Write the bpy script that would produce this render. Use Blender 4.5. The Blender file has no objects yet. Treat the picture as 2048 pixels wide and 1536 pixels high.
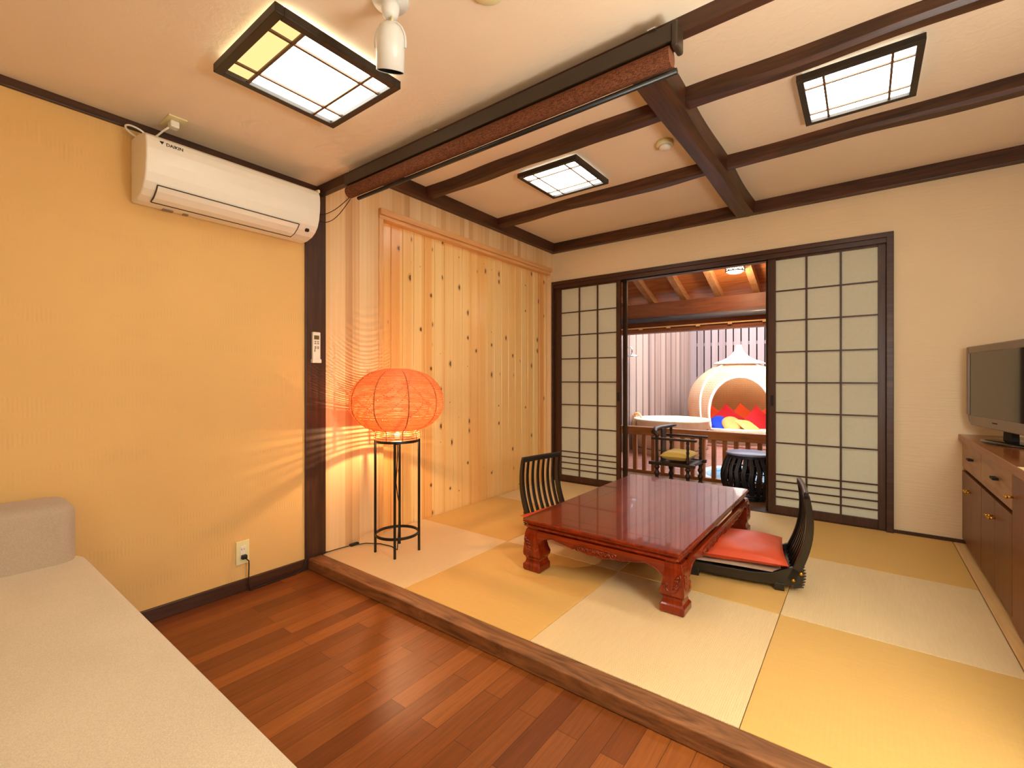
import bpy, math, random
from mathutils import Vector, Matrix
random.seed(7)
S = bpy.context.scene
COL = S.collection
PI = math.pi

# ------------------------------------------------------------------ camera, sky, exposure
def srgb(r, g, b):
    f = lambda v: (v/255)/12.92 if v/255 <= .04045 else ((v/255+.055)/1.055)**2.4
    return (f(r), f(g), f(b), 1)

cam_d = bpy.data.cameras.new('camera')
cam = bpy.data.objects.new('camera', cam_d)
COL.objects.link(cam)
cam.location = (2.60, -4.125, 1.05)
cam.rotation_euler = (PI/2, 0, 0.6505)
cam_d.sensor_width = 36.0
cam_d.sensor_fit = 'HORIZONTAL'
cam_d.lens = 36.0*924/2048
cam_d.shift_x = 0.0
cam_d.shift_y = (759.7-768)/2048
cam_d.clip_start = .02
S.camera = cam

S.view_settings.view_transform = 'Standard'
S.view_settings.look = 'None'
S.view_settings.gamma = 1
S.view_settings.use_curve_mapping = False
S.view_settings.exposure = 0.55

SKY = 7.0            # overcast sky strength
LAMP = (1.0, .70, .37)
P_FRONT, P_BACK, P_BULB = 8.0, 10.0, 11.0
P_FILL_LANTERN = 9.0

W = bpy.data.worlds.new('overcast_sky')
S.world = W
W.use_nodes = True
bg = W.node_tree.nodes['Background']
bg.inputs[0].default_value = (.93, .97, 1, 1)
bg.inputs[1].default_value = SKY

# ------------------------------------------------------------------ materials
class M:
    """small node helper"""
    def __init__(s, name, rough=.6, spec=.5):
        s.m = bpy.data.materials.new(name); s.m.use_nodes = True
        s.nt = s.m.node_tree; s.b = s.nt.nodes['Principled BSDF']
        s.b.inputs['Roughness'].default_value = rough
        s.b.inputs['Specular IOR Level'].default_value = spec
        s.tc = None
    def n(s, t, **k):
        x = s.nt.nodes.new(t)
        for a, v in k.items(): setattr(x, a, v)
        return x
    def l(s, a, b): s.nt.links.new(a, b)
    def coord(s, scale=(1, 1, 1), rot=(0, 0, 0), loc=(0, 0, 0)):
        if not s.tc: s.tc = s.n('ShaderNodeTexCoord')
        mp = s.n('ShaderNodeMapping')
        mp.inputs['Scale'].default_value = scale
        mp.inputs['Rotation'].default_value = rot
        mp.inputs['Location'].default_value = loc
        s.l(s.tc.outputs['Object'], mp.inputs[0])
        return mp.outputs[0]
    def noise(s, v, scale, detail=4, rough=.55, dist=0):
        x = s.n('ShaderNodeTexNoise')
        x.inputs['Scale'].default_value = scale; x.inputs['Detail'].default_value = detail
        x.inputs['Roughness'].default_value = rough; x.inputs['Distortion'].default_value = dist
        s.l(v, x.inputs['Vector']); return x.outputs[0]
    def ramp(s, fac, stops):
        x = s.n('ShaderNodeValToRGB'); e = x.color_ramp.elements
        while len(e) < len(stops): e.new(.5)
        for q, (p, c) in zip(e, stops): q.position = p; q.color = c
        s.l(fac, x.inputs[0]); return x.outputs[0]
    def math(s, op, a, b=0.0, c=None):
        x = s.n('ShaderNodeMath', operation=op)
        for i, q in enumerate((a, b, c)):
            if q is None: continue
            if isinstance(q, (int, float)): x.inputs[i].default_value = q
            else: s.l(q, x.inputs[i])
        return x.outputs[0]
    def mix(s, fac, a, b, blend='MIX'):
        x = s.n('ShaderNodeMix', data_type='RGBA', blend_type=blend)
        for i, q in ((0, fac), (6, a), (7, b)):
            if isinstance(q, (int, float)): x.inputs[i].default_value = q
            elif isinstance(q, tuple): x.inputs[i].default_value = q
            else: s.l(q, x.inputs[i])
        return x.outputs[2]
    def color(s, c):
        if isinstance(c, tuple): s.b.inputs['Base Color'].default_value = c
        else: s.l(c, s.b.inputs['Base Color'])
    def bump(s, h, strength=.3, dist=.01):
        x = s.n('ShaderNodeBump'); x.inputs['Strength'].default_value = strength
        x.inputs['Distance'].default_value = dist
        s.l(h, x.inputs['Height']); s.l(x.outputs[0], s.b.inputs['Normal'])

def plain(name, c, rough=.5, spec=.5, metal=0, noise=.06, nscale=30):
    a = M(name, rough, spec)
    n = a.noise(a.coord(), nscale)
    d = tuple(v*(1-noise) for v in c[:3])+(1,); e = tuple(min(1, v*(1+noise)) for v in c[:3])+(1,)
    a.color(a.ramp(n, [(.3, d), (.7, e)]))
    a.b.inputs['Metallic'].default_value = metal
    return a.m

def grain_scale(axis, long=1.0, cross=14.0):
    return tuple(long if 'xyz'[i] == axis else cross for i in range(3))

def wood(name, dark, light, axis='x', rough=.45, cross=14, spec=.5, bump=.15, knots=0, coat=0, dist=1.2):
    a = M(name, rough, spec)
    v = a.coord(grain_scale(axis, 1.0, cross))
    n1 = a.noise(v, 1.6, 6, .6, dist)
    v2 = a.coord(grain_scale(axis, 2.5, cross*6))
    n2 = a.noise(v2, 1.5, 3, .6)
    f = a.math('ADD', a.math('MULTIPLY', n1, .7), a.math('MULTIPLY', n2, .3))
    c = a.ramp(f, [(.32, dark), (.5, tuple((dark[i]+light[i])/2 for i in range(3))+(1,)), (.68, light)])
    if knots:
        vk = a.coord(grain_scale(axis, knots*.55, knots))
        vo = a.n('ShaderNodeTexVoronoi'); vo.inputs['Scale'].default_value = 1; a.l(vk, vo.inputs['Vector'])
        k = a.ramp(vo.outputs['Distance'], [(.04, (1, 1, 1, 1)), (.12, (0, 0, 0, 1))])
        c = a.mix(k, c, tuple(v*.25 for v in dark[:3])+(1,))
    a.color(c); a.bump(f, bump, .004)
    if coat:
        a.b.inputs['Coat Weight'].default_value = coat; a.b.inputs['Coat Roughness'].default_value = .04
    return a.m

def planked(name, pitch, axis_across, cols, streak=(.35, 9), rough=.42, knots=False, seed=0, spec=.4):
    """boards running up along z, stacked along axis_across; colour changes from board to board"""
    a = M(name, rough, spec)
    base = a.coord()
    sp = a.n('ShaderNodeSeparateXYZ'); a.l(base, sp.inputs[0])
    u = sp.outputs['xyz'.index(axis_across)]
    idx = a.math('FLOOR', a.math('DIVIDE', u, pitch))
    wn = a.n('ShaderNodeTexWhiteNoise', noise_dimensions='1D')
    a.l(a.math('ADD', idx, seed+.37), wn.inputs['W'])
    cx = a.n('ShaderNodeCombineXYZ')
    a.l(a.math('MULTIPLY', u, streak[1]*2.2), cx.inputs[0])
    a.l(a.math('MULTIPLY', sp.outputs[2], streak[0]), cx.inputs[1])
    a.l(a.math('MULTIPLY', wn.outputs[0], 37), cx.inputs[2])
    n = a.noise(cx.outputs[0], 1.0, 6, .62, .6)
    f = a.math('ADD', a.math('MULTIPLY', wn.outputs[0], .42), a.math('MULTIPLY', n, .62))
    c = a.ramp(f, [(.22, cols[0]), (.5, cols[1]), (.78, cols[2])])
    if knots:
        cy = a.n('ShaderNodeCombineXYZ')
        a.l(a.math('DIVIDE', u, pitch), cy.inputs[0])
        a.l(a.math('MULTIPLY', a.math('ADD', sp.outputs[2], a.math('MULTIPLY', wn.outputs[0], 5)), 8.2), cy.inputs[1])
        vo = a.n('ShaderNodeTexVoronoi', voronoi_dimensions='2D'); vo.inputs['Scale'].default_value = 1
        a.l(cy.outputs[0], vo.inputs['Vector'])
        sepc = a.n('ShaderNodeSeparateColor'); a.l(vo.outputs['Color'], sepc.inputs[0])
        size = a.math('MULTIPLY', a.math('MAXIMUM', a.math('SUBTRACT', sepc.outputs[0], .83), 0), 1.05)
        inside = a.math('LESS_THAN', vo.outputs['Distance'], size)
        ring = a.math('LESS_THAN', vo.outputs['Distance'], a.math('MULTIPLY', size, 1.7))
        halo = a.math('MULTIPLY', a.math('SUBTRACT', ring, inside), .35)
        c = a.mix(halo, c, srgb(176, 92, 38))
        c = a.mix(a.math('MULTIPLY', inside, .9), c, srgb(70, 28, 10))
    a.color(c)
    return a.m

def emit(name, c, st, extra=None):
    m = bpy.data.materials.new(name); m.use_nodes = True
    nt = m.node_tree; nt.nodes.clear()
    e = nt.nodes.new('ShaderNodeEmission'); o = nt.nodes.new('ShaderNodeOutputMaterial')
    e.inputs[0].default_value = (*c[:3], 1); e.inputs[1].default_value = st
    nt.links.new(e.outputs[0], o.inputs[0]); return m

def plaster(name, c, kind):
    a = M(name, .85, .25)
    v = a.coord()
    n = a.noise(v, 60, 5, .6)
    big = a.noise(v, 1.3, 3)
    d = tuple(x*.95 for x in c[:3])+(1,)
    a.color(a.ramp(big, [(.3, d), (.7, c)]))
    if kind == 'comb':       # patches of short upright comb strokes
        sp = a.n('ShaderNodeSeparateXYZ'); a.l(v, sp.inputs[0])
        wv = a.math('SINE', a.math('MULTIPLY', a.math('ADD', sp.outputs[1], a.math('MULTIPLY', sp.outputs[0], 1)), 480))
        mv = a.coord((1, 3.0, 11))
        msk = a.ramp(a.noise(mv, 1.0, 3, .6, .4), [(.52, (0, 0, 0, 1)), (.64, (1, 1, 1, 1))])
        h = a.math('ADD', a.math('MULTIPLY', a.math('MULTIPLY', wv, msk), .5), a.math('MULTIPLY', n, .5))
        a.bump(h, .32, .004)
    elif kind == 'washi':    # long level fibres
        n2 = a.noise(a.coord((2.5, 2.5, 45)), 1.6, 6, .65)
        a.bump(n2, .55, .006)
    else:
        n2 = a.noise(v, 16, 7, .6, 1.0)
        a.bump(n2, .35, .006)
    return a.m

MAT = {}
D_BROWN1, D_BROWN2 = srgb(30, 15, 8), srgb(74, 42, 22)
for ax in 'xyz':
    MAT['beam_'+ax] = wood('dark_beam_'+ax, srgb(24, 11, 5), srgb(94, 54, 28), ax, .45, 13, knots=0, bump=.3)
    MAT['dark_'+ax] = wood('dark_stained_'+ax, srgb(40, 20, 10), srgb(84, 48, 26), ax, .42, 16)
    MAT['rose_'+ax] = wood('rosewood_lacquer_'+ax, srgb(84, 16, 2), srgb(150, 48, 8), ax, .25, 9, coat=.5, bump=.03, spec=.3)
    MAT['black_'+ax] = wood('black_lacquer_'+ax, srgb(10, 9, 8), srgb(30, 28, 24), ax, .3, 16, coat=.3, bump=.05)
    MAT['rail_'+ax] = wood('rail_wood_'+ax, srgb(150, 84, 38), srgb(196, 124, 66), ax, .5, 10, knots=2.2)
    MAT['chairw_'+ax] = wood('old_chair_wood_'+ax, srgb(26, 16, 10), srgb(70, 46, 30), ax, .42, 14)
MAT['plaster_comb'] = plaster('combed_plaster', srgb(226, 184, 118), 'comb')
MAT['plaster_washi'] = plaster('fibre_wallpaper', srgb(236, 214, 176), 'washi')
MAT['plaster_ceiling'] = plaster('ceiling_paper', srgb(240, 222, 196), 'rough')
MAT['cedar'] = planked('pale_cedar_boards', .052, 'y', (srgb(204, 156, 108), srgb(230, 190, 136), srgb(244, 214, 168)))
MAT['pine'] = planked('knotty_pine_boards', .104, 'y', (srgb(236, 168, 96), srgb(246, 194, 118), srgb(252, 216, 150)), rough=.28, knots=True, seed=5, streak=(.3, 8), spec=.5)
MAT['pine_trim'] = wood('pine_trim', srgb(214, 150, 88), srgb(240, 190, 126), 'y', .4, 14)
MAT['pine_trim_z'] = wood('pine_trim_upright', srgb(214, 150, 88), srgb(240, 190, 126), 'z', .4, 14)
MAT['strip'] = wood('pale_floor_strip', srgb(222, 172, 104), srgb(242, 200, 138), 'y', .4, 12, knots=4)
MAT['step'] = wood('worn_step_wood', srgb(82, 48, 24), srgb(168, 112, 66), 'x', .5, 7, dist=3.5)
MAT['cabinet'] = wood('cabinet_walnut', srgb(92, 52, 28), srgb(132, 80, 46), 'z', .4, 16)
MAT['cabinet_red'] = wood('cabinet_walnut_warm', srgb(100, 50, 20), srgb(136, 74, 34), 'z', .38, 12)
MAT['drawer'] = wood('drawer_front', srgb(142, 106, 74), srgb(180, 138, 102), 'y', .42, 6, dist=3)
MAT['worktop'] = wood('cabinet_worktop', srgb(112, 58, 22), srgb(160, 92, 44), 'y', .16, 12)
MAT['worktop_edge'] = wood('cabinet_worktop_edge', srgb(140, 90, 60), srgb(176, 120, 84), 'y', .4, 14)
MAT['white'] = plain('white_plastic', srgb(236, 230, 216), .28, noise=.01)
MAT['white_metal'] = plain('white_enamel', srgb(226, 228, 224), .3, noise=.01)
MAT['cream'] = plain('cream_plastic', srgb(232, 222, 170), .4, noise=.02)
MAT['grey_line'] = plain('dark_gap', srgb(60, 46, 34), .6)
MAT['black'] = plain('black_metal', srgb(16, 14, 14), .4)
MAT['rubber'] = plain('black_rubber', srgb(20, 16, 14), .55)
MAT['bronze'] = plain('bronze_aluminium', srgb(58, 46, 34), .32, metal=.6)
MAT['steel'] = plain('polished_steel', srgb(210, 212, 216), .18, metal=1)
MAT['brass'] = plain('polished_brass', srgb(224, 170, 50), .22, metal=.9)
MAT['tvgrey'] = plain('taupe_plastic', srgb(128, 110, 92), .35)
MAT['screen'] = plain('dark_screen', srgb(34, 28, 22), .06, spec=.9, noise=.01)
MAT['fixture'] = wood('black_wood_frame', srgb(20, 15, 10), srgb(54, 40, 26), 'x', .45, 14)
MAT['lattice'] = plain('brown_lattice', srgb(96, 66, 36), .5)
MAT['shelf_black'] = plain('soot_black', srgb(12, 9, 7), .7)
MAT['box'] = plain('blind_box', srgb(50, 38, 26), .4)
MAT['fence_l'] = planked('fence_slats_side', .15, 'y', (srgb(122, 98, 90), srgb(142, 116, 106), srgb(162, 136, 124)), rough=.7, spec=.2)
MAT['fence_b'] = planked('fence_slats_rear', .15, 'x', (srgb(134, 114, 114), srgb(148, 128, 128), srgb(160, 140, 138)), rough=.7, spec=.2)
MAT['fence_dark'] = plain('fence_backing', srgb(54, 38, 40), .8)
MAT['roof'] = wood('roof_boards', srgb(164, 88, 40), srgb(214, 138, 74), 'x', .55, 7, knots=1.6)
MAT['rafter'] = wood('rafter_wood', srgb(176, 118, 72), srgb(216, 164, 112), 'y', .5, 10)
MAT['bigbeam'] = wood('eaves_beam', srgb(112, 56, 22), srgb(156, 86, 38), 'x', .5, 6, knots=1.4)
MAT['batten'] = wood('pale_batten', srgb(206, 150, 92), srgb(236, 188, 128), 'x', .5, 12)
MAT['deck'] = wood('red_deck', srgb(108, 62, 50), srgb(150, 96, 80), 'x', .55, 9)
MAT['engawa'] = wood('engawa_floor', srgb(110, 78, 52), srgb(164, 122, 84), 'x', .3, 9)
MAT['tub'] = planked('hinoki_staves', .06, 'x', (srgb(236, 206, 160), srgb(246, 222, 182), srgb(252, 236, 204)), rough=.5)
MAT['stone'] = plain('pale_stone', srgb(214, 214, 208), .6)
MAT['tube_grey'] = plain('grey_tube', srgb(108, 106, 112), .3)
MAT['pink'] = plain('orange_satin', srgb(212, 78, 40), .42, noise=.08, nscale=8)
MAT['beigecush'] = plain('beige_cloth', srgb(196, 176, 146), .8)
def fabric(name, c, scale=420, amt=.14):
    a = M(name, .9, .15)
    v = a.coord()
    n = a.noise(v, scale, 2, .7)
    n2 = a.noise(v, 3, 3)
    f = a.math('ADD', a.math('MULTIPLY', n, .75), a.math('MULTIPLY', n2, .25))
    a.color(a.ramp(f, [(.35, tuple(x*(1-amt) for x in c[:3])+(1,)), (.65, tuple(min(1, x*(1+amt)) for x in c[:3])+(1,))]))
    a.bump(n, .25, .002)
    a.b.inputs['Sheen Weight'].default_value = .2
    return a.m
MAT['sofa'] = fabric('oatmeal_weave', srgb(206, 190, 160))
MAT['sofa_arm'] = fabric('grey_beige_weave', srgb(176, 158, 136))
for k, c in dict(red=(206, 44, 58), orange=(232, 92, 52), yellow=(232, 214, 110), peach=(244, 168, 100), blue=(36, 70, 214), lemon=(236, 204, 104)).items():
    MAT['c_'+k] = fabric('cushion_'+k, srgb(*c), 200, .05)

def floor_planks():
    a = M('walnut_floorboards', .42, .4)
    v = a.coord((1, 1, 1), (0, 0, PI/2))
    def br(c1, c2, off, sq):
        b = a.n('ShaderNodeTexBrick'); b.offset = .37; b.offset_frequency = 2
        b.inputs['Scale'].default_value = 1; b.inputs['Brick Width'].default_value = .62
        b.inputs['Row Height'].default_value = .076; b.inputs['Mortar Size'].default_value = .0008
        b.inputs['Mortar Smooth'].default_value = .2; b.inputs['Bias'].default_value = off
        b.inputs['Color1'].default_value = c1; b.inputs['Color2'].default_value = c2
        b.inputs['Mortar'].default_value = srgb(60, 24, 8)
        a.l(v, b.inputs['Vector']); return b
    b = br(srgb(116, 58, 20), srgb(166, 94, 38), 0, 1)
    g = a.noise(a.coord((30, 1.6, 1)), 3, 6, .62, .8)
    g2 = a.ramp(g, [(.3, (.55, .55, .55, 1)), (.7, (1.0, 1.0, 1.0, 1))])
    a.color(a.mix(.75, b.outputs[0], g2, 'MULTIPLY'))
    a.bump(b.outputs[1], -.2, .002)
    return a.m
MAT['floor'] = floor_planks()

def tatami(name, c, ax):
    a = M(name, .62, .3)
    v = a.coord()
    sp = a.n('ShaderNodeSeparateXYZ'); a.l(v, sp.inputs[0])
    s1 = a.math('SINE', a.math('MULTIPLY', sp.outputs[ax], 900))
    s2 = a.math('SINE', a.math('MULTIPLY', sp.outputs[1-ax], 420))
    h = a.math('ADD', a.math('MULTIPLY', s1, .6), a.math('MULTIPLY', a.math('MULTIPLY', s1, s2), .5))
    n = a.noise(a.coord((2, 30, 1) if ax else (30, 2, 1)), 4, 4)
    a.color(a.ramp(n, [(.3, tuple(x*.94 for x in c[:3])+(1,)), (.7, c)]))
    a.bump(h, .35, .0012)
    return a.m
MAT['tatami_sheen_pale'] = tatami('tatami_sheen_pale', srgb(234, 206, 154), 0)  # view-dependent weave sheen put into the two mat colours, pale and gold
MAT['tatami_sheen_gold'] = tatami('tatami_sheen_gold', srgb(226, 182, 104), 1)

def paper(name):
    a = M(name, .8, .2)
    n = a.noise(a.coord(), 40, 6, .7)
    a.color(a.ramp(n, [(.3, srgb(232, 232, 208)), (.7, srgb(244, 244, 224))]))
    tr = a.n('ShaderNodeBsdfTranslucent'); tr.inputs[0].default_value = srgb(226, 226, 210)
    mx = a.n('ShaderNodeMixShader'); mx.inputs[0].default_value = .45
    out = a.nt.nodes['Material Output']
    a.l(a.b.outputs[0], mx.inputs[1]); a.l(tr.outputs[0], mx.inputs[2]); a.l(mx.outputs[0], out.inputs[0])
    return a.m
MAT['paper'] = paper('shoji_paper')

def reed(name, c, frac):
    a = M(name, .55, .3)
    n = a.noise(a.coord((3, 3, 40)), 4, 4)
    a.color(a.ramp(n, [(.3, tuple(x*.8 for x in c[:3])+(1,)), (.7, c)]))
    tr = a.n('ShaderNodeBsdfTranslucent'); tr.inputs[0].default_value = c
    mx = a.n('ShaderNodeMixShader'); mx.inputs[0].default_value = frac
    out = a.nt.nodes['Material Output']
    a.l(a.b.outputs[0], mx.inputs[1]); a.l(tr.outputs[0], mx.inputs[2]); a.l(mx.outputs[0], out.inputs[0])
    return a.m
MAT['reed'] = reed('orange_reed', srgb(250, 178, 128), .55)
MAT['reed_rib'] = plain('reed_rib', srgb(150, 92, 40), .5)

def weave(name, c1, c2):
    a = M(name, .7, .2)
    v = a.coord()
    sp = a.n('ShaderNodeSeparateXYZ'); a.l(v, sp.inputs[0])
    ang = a.math('ARCTAN2', sp.outputs[1], sp.outputs[0])
    w1 = a.math('SINE', a.math('MULTIPLY', ang, 90)); w2 = a.math('SINE', a.math('MULTIPLY', sp.outputs[2], 150))
    f = a.math('ADD', a.math('MULTIPLY', a.math('MULTIPLY', w1, w2), .35), a.math('ADD', .5, a.math('MULTIPLY', w2, .18)))
    n = a.noise(v, 6, 4)
    f = a.math('ADD', f, a.math('MULTIPLY', a.math('SUBTRACT', n, .5), .7))
    a.color(a.ramp(f, [(.15, c1), (.7, c2)]))
    a.bump(f, .4, .01)
    tr = a.n('ShaderNodeBsdfTranslucent'); tr.inputs[0].default_value = c2
    mx = a.n('ShaderNodeMixShader'); mx.inputs[0].default_value = .66
    a.l(a.b.outputs[0], mx.inputs[1]); a.l(tr.outputs[0], mx.inputs[2]); a.l(mx.outputs[0], a.nt.nodes['Material Output'].inputs[0])
    return a.m
MAT['rattan'] = weave('woven_rattan', srgb(196, 172, 136), srgb(248, 236, 212))
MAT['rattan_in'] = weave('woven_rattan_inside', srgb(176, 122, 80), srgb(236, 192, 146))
MAT['rattan_white'] = plain('bleached_rattan', srgb(244, 238, 222), .6)

def blind_mat():
    a = M('reddish_reed_blind', .8, .1)
    v = a.coord()
    n = a.noise(a.coord((14, 60, 60)), 6, 4, .7)
    sp = a.n('ShaderNodeSeparateXYZ'); a.l(v, sp.inputs[0])
    w = a.math('SINE', a.math('MULTIPLY', sp.outputs[0], 1400))
    f = a.math('ADD', n, a.math('MULTIPLY', w, .12))
    a.color(a.ramp(f, [(.35, srgb(64, 34, 22)), (.62, srgb(132, 84, 58))]))
    a.bump(f, .4, .003)
    return a.m
MAT['blind'] = blind_mat()

def glass():
    a = M('door_glass', .02)
    a.b.inputs['Transmission Weight'].default_value = 1; a.b.inputs['IOR'].default_value = 1.02
    a.color((1, 1, 1, 1)); return a.m
MAT['glass'] = glass()
def water():
    a = M('bath_water', .05, .8)
    n = a.noise(a.coord(), 5, 3)
    a.color(a.ramp(n, [(.3, srgb(60, 150, 196)), (.7, srgb(130, 200, 226))]))  # sky's reflected blue put into the water colour
    a.bump(n, .2, .02); return a.m
MAT['water'] = water()
MAT['stool_top'] = plain('blue_grey_lacquer', srgb(126, 138, 182), .4)
MAT['stool_weave'] = plain('black_wicker', srgb(26, 28, 34), .35)
MAT['lcd'] = plain('lcd_green', srgb(110, 100, 50), .3)
MAT['print'] = plain('printed_green', srgb(110, 130, 60), .5)
MAT['papercard'] = plain('cream_card', srgb(240, 222, 160), .5)
MAT['diff_on'] = emit('lit_diffuser', (1.0, .98, .86), P_FRONT)
MAT['diff_dim'] = emit('half_lit_diffuser', (1.0, .66, .26), .95)
MAT['diff_back'] = emit('lit_diffuser_rear', (1.0, 1.0, .92), P_BACK)
MAT['diff_side'] = emit('lit_fixture_side', (1.0, .80, .54), 7.5)
MAT['out_lamp'] = emit('outdoor_lamp_glow', (1.0, .80, .60), 5.0)
MAT['lantern'] = emit('fill_lantern_glow', (.97, 1.0, .97), P_FILL_LANTERN)  # glow of the added, unseen fill lanterns
MAT['fill_lantern_bright'] = emit('bright_fill_lantern_glow', (.97, 1.0, .97), 31.0)
MAT['bulb'] = emit('bulb_glow', (1.0, .62, .30), 8.0)

# ------------------------------------------------------------------ mesh building
class B:
    def __init__(s): s.v = []; s.f = []; s.mi = []; s.cur = 0; s.sm = []
    def add(s, vs, fs, smooth=False):
        o = len(s.v); s.v += [tuple(p) for p in vs]
        for f in fs: s.f.append([i+o for i in f]); s.mi.append(s.cur); s.sm.append(smooth)
        return s
    def box(s, x0, y0, z0, x1, y1, z1):
        x0, x1 = min(x0, x1), max(x0, x1); y0, y1 = min(y0, y1), max(y0, y1); z0, z1 = min(z0, z1), max(z0, z1)
        return s.add([(x0, y0, z0), (x1, y0, z0), (x1, y1, z0), (x0, y1, z0), (x0, y0, z1), (x1, y0, z1), (x1, y1, z1), (x0, y1, z1)],
                     [(0, 3, 2, 1), (4, 5, 6, 7), (0, 1, 5, 4), (1, 2, 6, 5), (2, 3, 7, 6), (3, 0, 4, 7)])
    def loft(s, rings, cap=True, smooth=False, closed=False):
        n = len(rings[0]); vs = [p for r in rings for p in r]; fs = []
        m = len(rings)
        for i in range(m if closed else m-1):
            for j in range(n):
                a = i*n+j; b = i*n+(j+1) % n; c = ((i+1) % m)*n+(j+1) % n; d = ((i+1) % m)*n+j
                fs.append((a, b, c, d))
        if cap and not closed:
            fs.append(tuple(reversed(range(n)))); fs.append(tuple((m-1)*n+j for j in range(n)))
        return s.add(vs, fs, smooth)
    def prism(s, poly, axis, a0, a1, smooth=False):
        def mk(p, a):
            return {'x': (a, p[0], p[1]), 'y': (p[0], a, p[1]), 'z': (p[0], p[1], a)}[axis]
        return s.loft([[mk(p, a0) for p in poly], [mk(p, a1) for p in poly]], smooth=smooth)
    def tube(s, pts, r, n=8, closed=False, smooth=True, cap=True):
        P = [Vector(p) for p in pts]; m = len(P); rings = []
        rr = r if isinstance(r, (list, tuple)) else [r]*m
        up = None
        for i in range(m):
            if closed: t = (P[(i+1) % m]-P[i-1])
            else: t = P[min(i+1, m-1)]-P[max(i-1, 0)]
            t.normalize()
            if up is None:
                up = Vector((0, 0, 1)) if abs(t.z) < .9 else Vector((1, 0, 0))
            u = (up-t*up.dot(t)).normalized(); w = t.cross(u); up = u
            rings.append([tuple(P[i]+(u*math.cos(2*PI*k/n)+w*math.sin(2*PI*k/n))*rr[i]) for k in range(n)])
        return s.loft(rings, cap=cap, smooth=smooth, closed=closed)
    def bar(s, a, b, w, h=None, up=(0, 0, 1)):
        """rectangular bar from a to b, w across, h along 'up'"""
        h = h or w; a = Vector(a); b = Vector(b); t = (b-a).normalized(); up = Vector(up)
        if abs(t.dot(up)) > .95: up = Vector((1, 0, 0))
        u = (up-t*up.dot(t)).normalized(); v = t.cross(u)
        rs = []
        for p in (a, b):
            rs.append([tuple(p+u*h/2*i+v*w/2*j) for i, j in ((-1, -1), (-1, 1), (1, 1), (1, -1))])
        return s.loft(rs)
    def lathe(s, prof, c=(0, 0), n=32, smooth=True, cap=True, sx=1, sy=1):
        return s.loft([[(c[0]+r*sx*math.cos(2*PI*k/n), c[1]+r*sy*math.sin(2*PI*k/n), z) for k in range(n)] for r, z in prof], cap=cap, smooth=smooth)
    def sphere(s, c, r, n=16, sz=1):
        prof = [(max(1e-4, r*math.sin(PI*i/n)), c[2]-r*sz*math.cos(PI*i/n)) for i in range(n+1)]
        return s.lathe(prof, c[:2], n*2)
    def mat(s, i): s.cur = i; return s
    def build(s, name, mat, parent=None, world=True, bevel=0, seg=2, kind=None, solid=0, sub=0):
        vs = s.v
        if parent is not None and world:
            p = parent; off = Vector(p.location)
            while p.parent is not None: p = p.parent; off = off+Vector(p.location)
            vs = [tuple(Vector(q)-off) for q in vs]
        me = bpy.data.meshes.new(name)
        me.from_pydata(vs, [], s.f); me.validate(clean_customdata=False)
        for m in (mat if isinstance(mat, (list, tuple)) else [mat]): me.materials.append(MAT[m] if isinstance(m, str) else m)
        if len(me.polygons) == len(s.mi):
            me.polygons.foreach_set('material_index', s.mi); me.polygons.foreach_set('use_smooth', s.sm)
        import bmesh
        bm = bmesh.new(); bm.from_mesh(me); bmesh.ops.recalc_face_normals(bm, faces=bm.faces); bm.to_mesh(me); bm.free()
        me.update()
        o = bpy.data.objects.new(name, me); COL.objects.link(o)
        if parent is not None: o.parent = parent
        if solid:
            q = o.modifiers.new('thickness', 'SOLIDIFY'); q.thickness = solid
        if bevel:
            q = o.modifiers.new('bevel', 'BEVEL'); q.width = bevel; q.segments = seg; q.limit_method = 'ANGLE'; q.angle_limit = .6
        if sub:
            q = o.modifiers.new('subdivision', 'SUBSURF'); q.levels = sub; q.render_levels = sub
        if kind: o['kind'] = kind
        return o

def thing(name, label, cat, loc=(0, 0, 0), rz=0, group=None):
    o = bpy.data.objects.new(name, None); COL.objects.link(o)
    o.location = loc; o.rotation_euler = (0, 0, rz); o.empty_display_size = .05
    o['label'] = label; o['category'] = cat
    if group: o['group'] = group
    return o
def tag(o, label, cat, group=None):
    o['label'] = label; o['category'] = cat
    if group: o['group'] = group
    return o
def struct(name, label, b, mat, **k):
    o = b.build(name, mat, kind='structure', **k); o['label'] = label; return o
def copy_tree(o, parent=None):
    c = o.copy(); COL.objects.link(c)
    if parent is not None: c.parent = parent
    for ch in list(o.children): copy_tree(ch, c)
    return c

ZF = -.06     # plank floor
ZC = 2.20     # ceiling over the plank floor
ZT = 2.465    # ceiling over the tatami
XR = 3.52     # right wall
YB = -6.2     # wall behind the camera
YS = -2.604   # tatami edge

# ------------------------------------------------------------------ room shell
struct('floor', 'brown plank floor', B().box(-.1, YB, ZF-.1, XR+.1, YS-.02, ZF), 'floor')
struct('floor_platform', 'raised platform under the tatami mats', B().box(-.1, -2.69, ZF-.1, XR+.1, 0.0, -.03), 'pine_trim')
struct('ceiling_front', 'cream papered ceiling over the plank floor', B().box(-.1, YB, ZC, XR+.1, -2.625, ZC+.1), 'plaster_ceiling')
struct('ceiling_rear', 'cream papered ceiling above the tatami', B().box(-.1, -2.60, ZT, XR+.1, .12, ZT+.1), 'plaster_ceiling')
struct('wall_left', 'combed ochre plaster wall with the air conditioner', B().box(-.12, YB, ZF-.1, 0, -2.711, ZC), 'plaster_comb')
struct('wall_right', 'papered wall behind the sideboard', B().box(XR, YB, ZF-.1, XR+.1, .12, ZT+.1), 'plaster_washi')
struct('wall_front', 'plaster wall behind the photographer', B().box(-.1, YB-.1, ZF-.1, XR+.1, YB, ZC+.1), 'plaster_comb')
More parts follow.
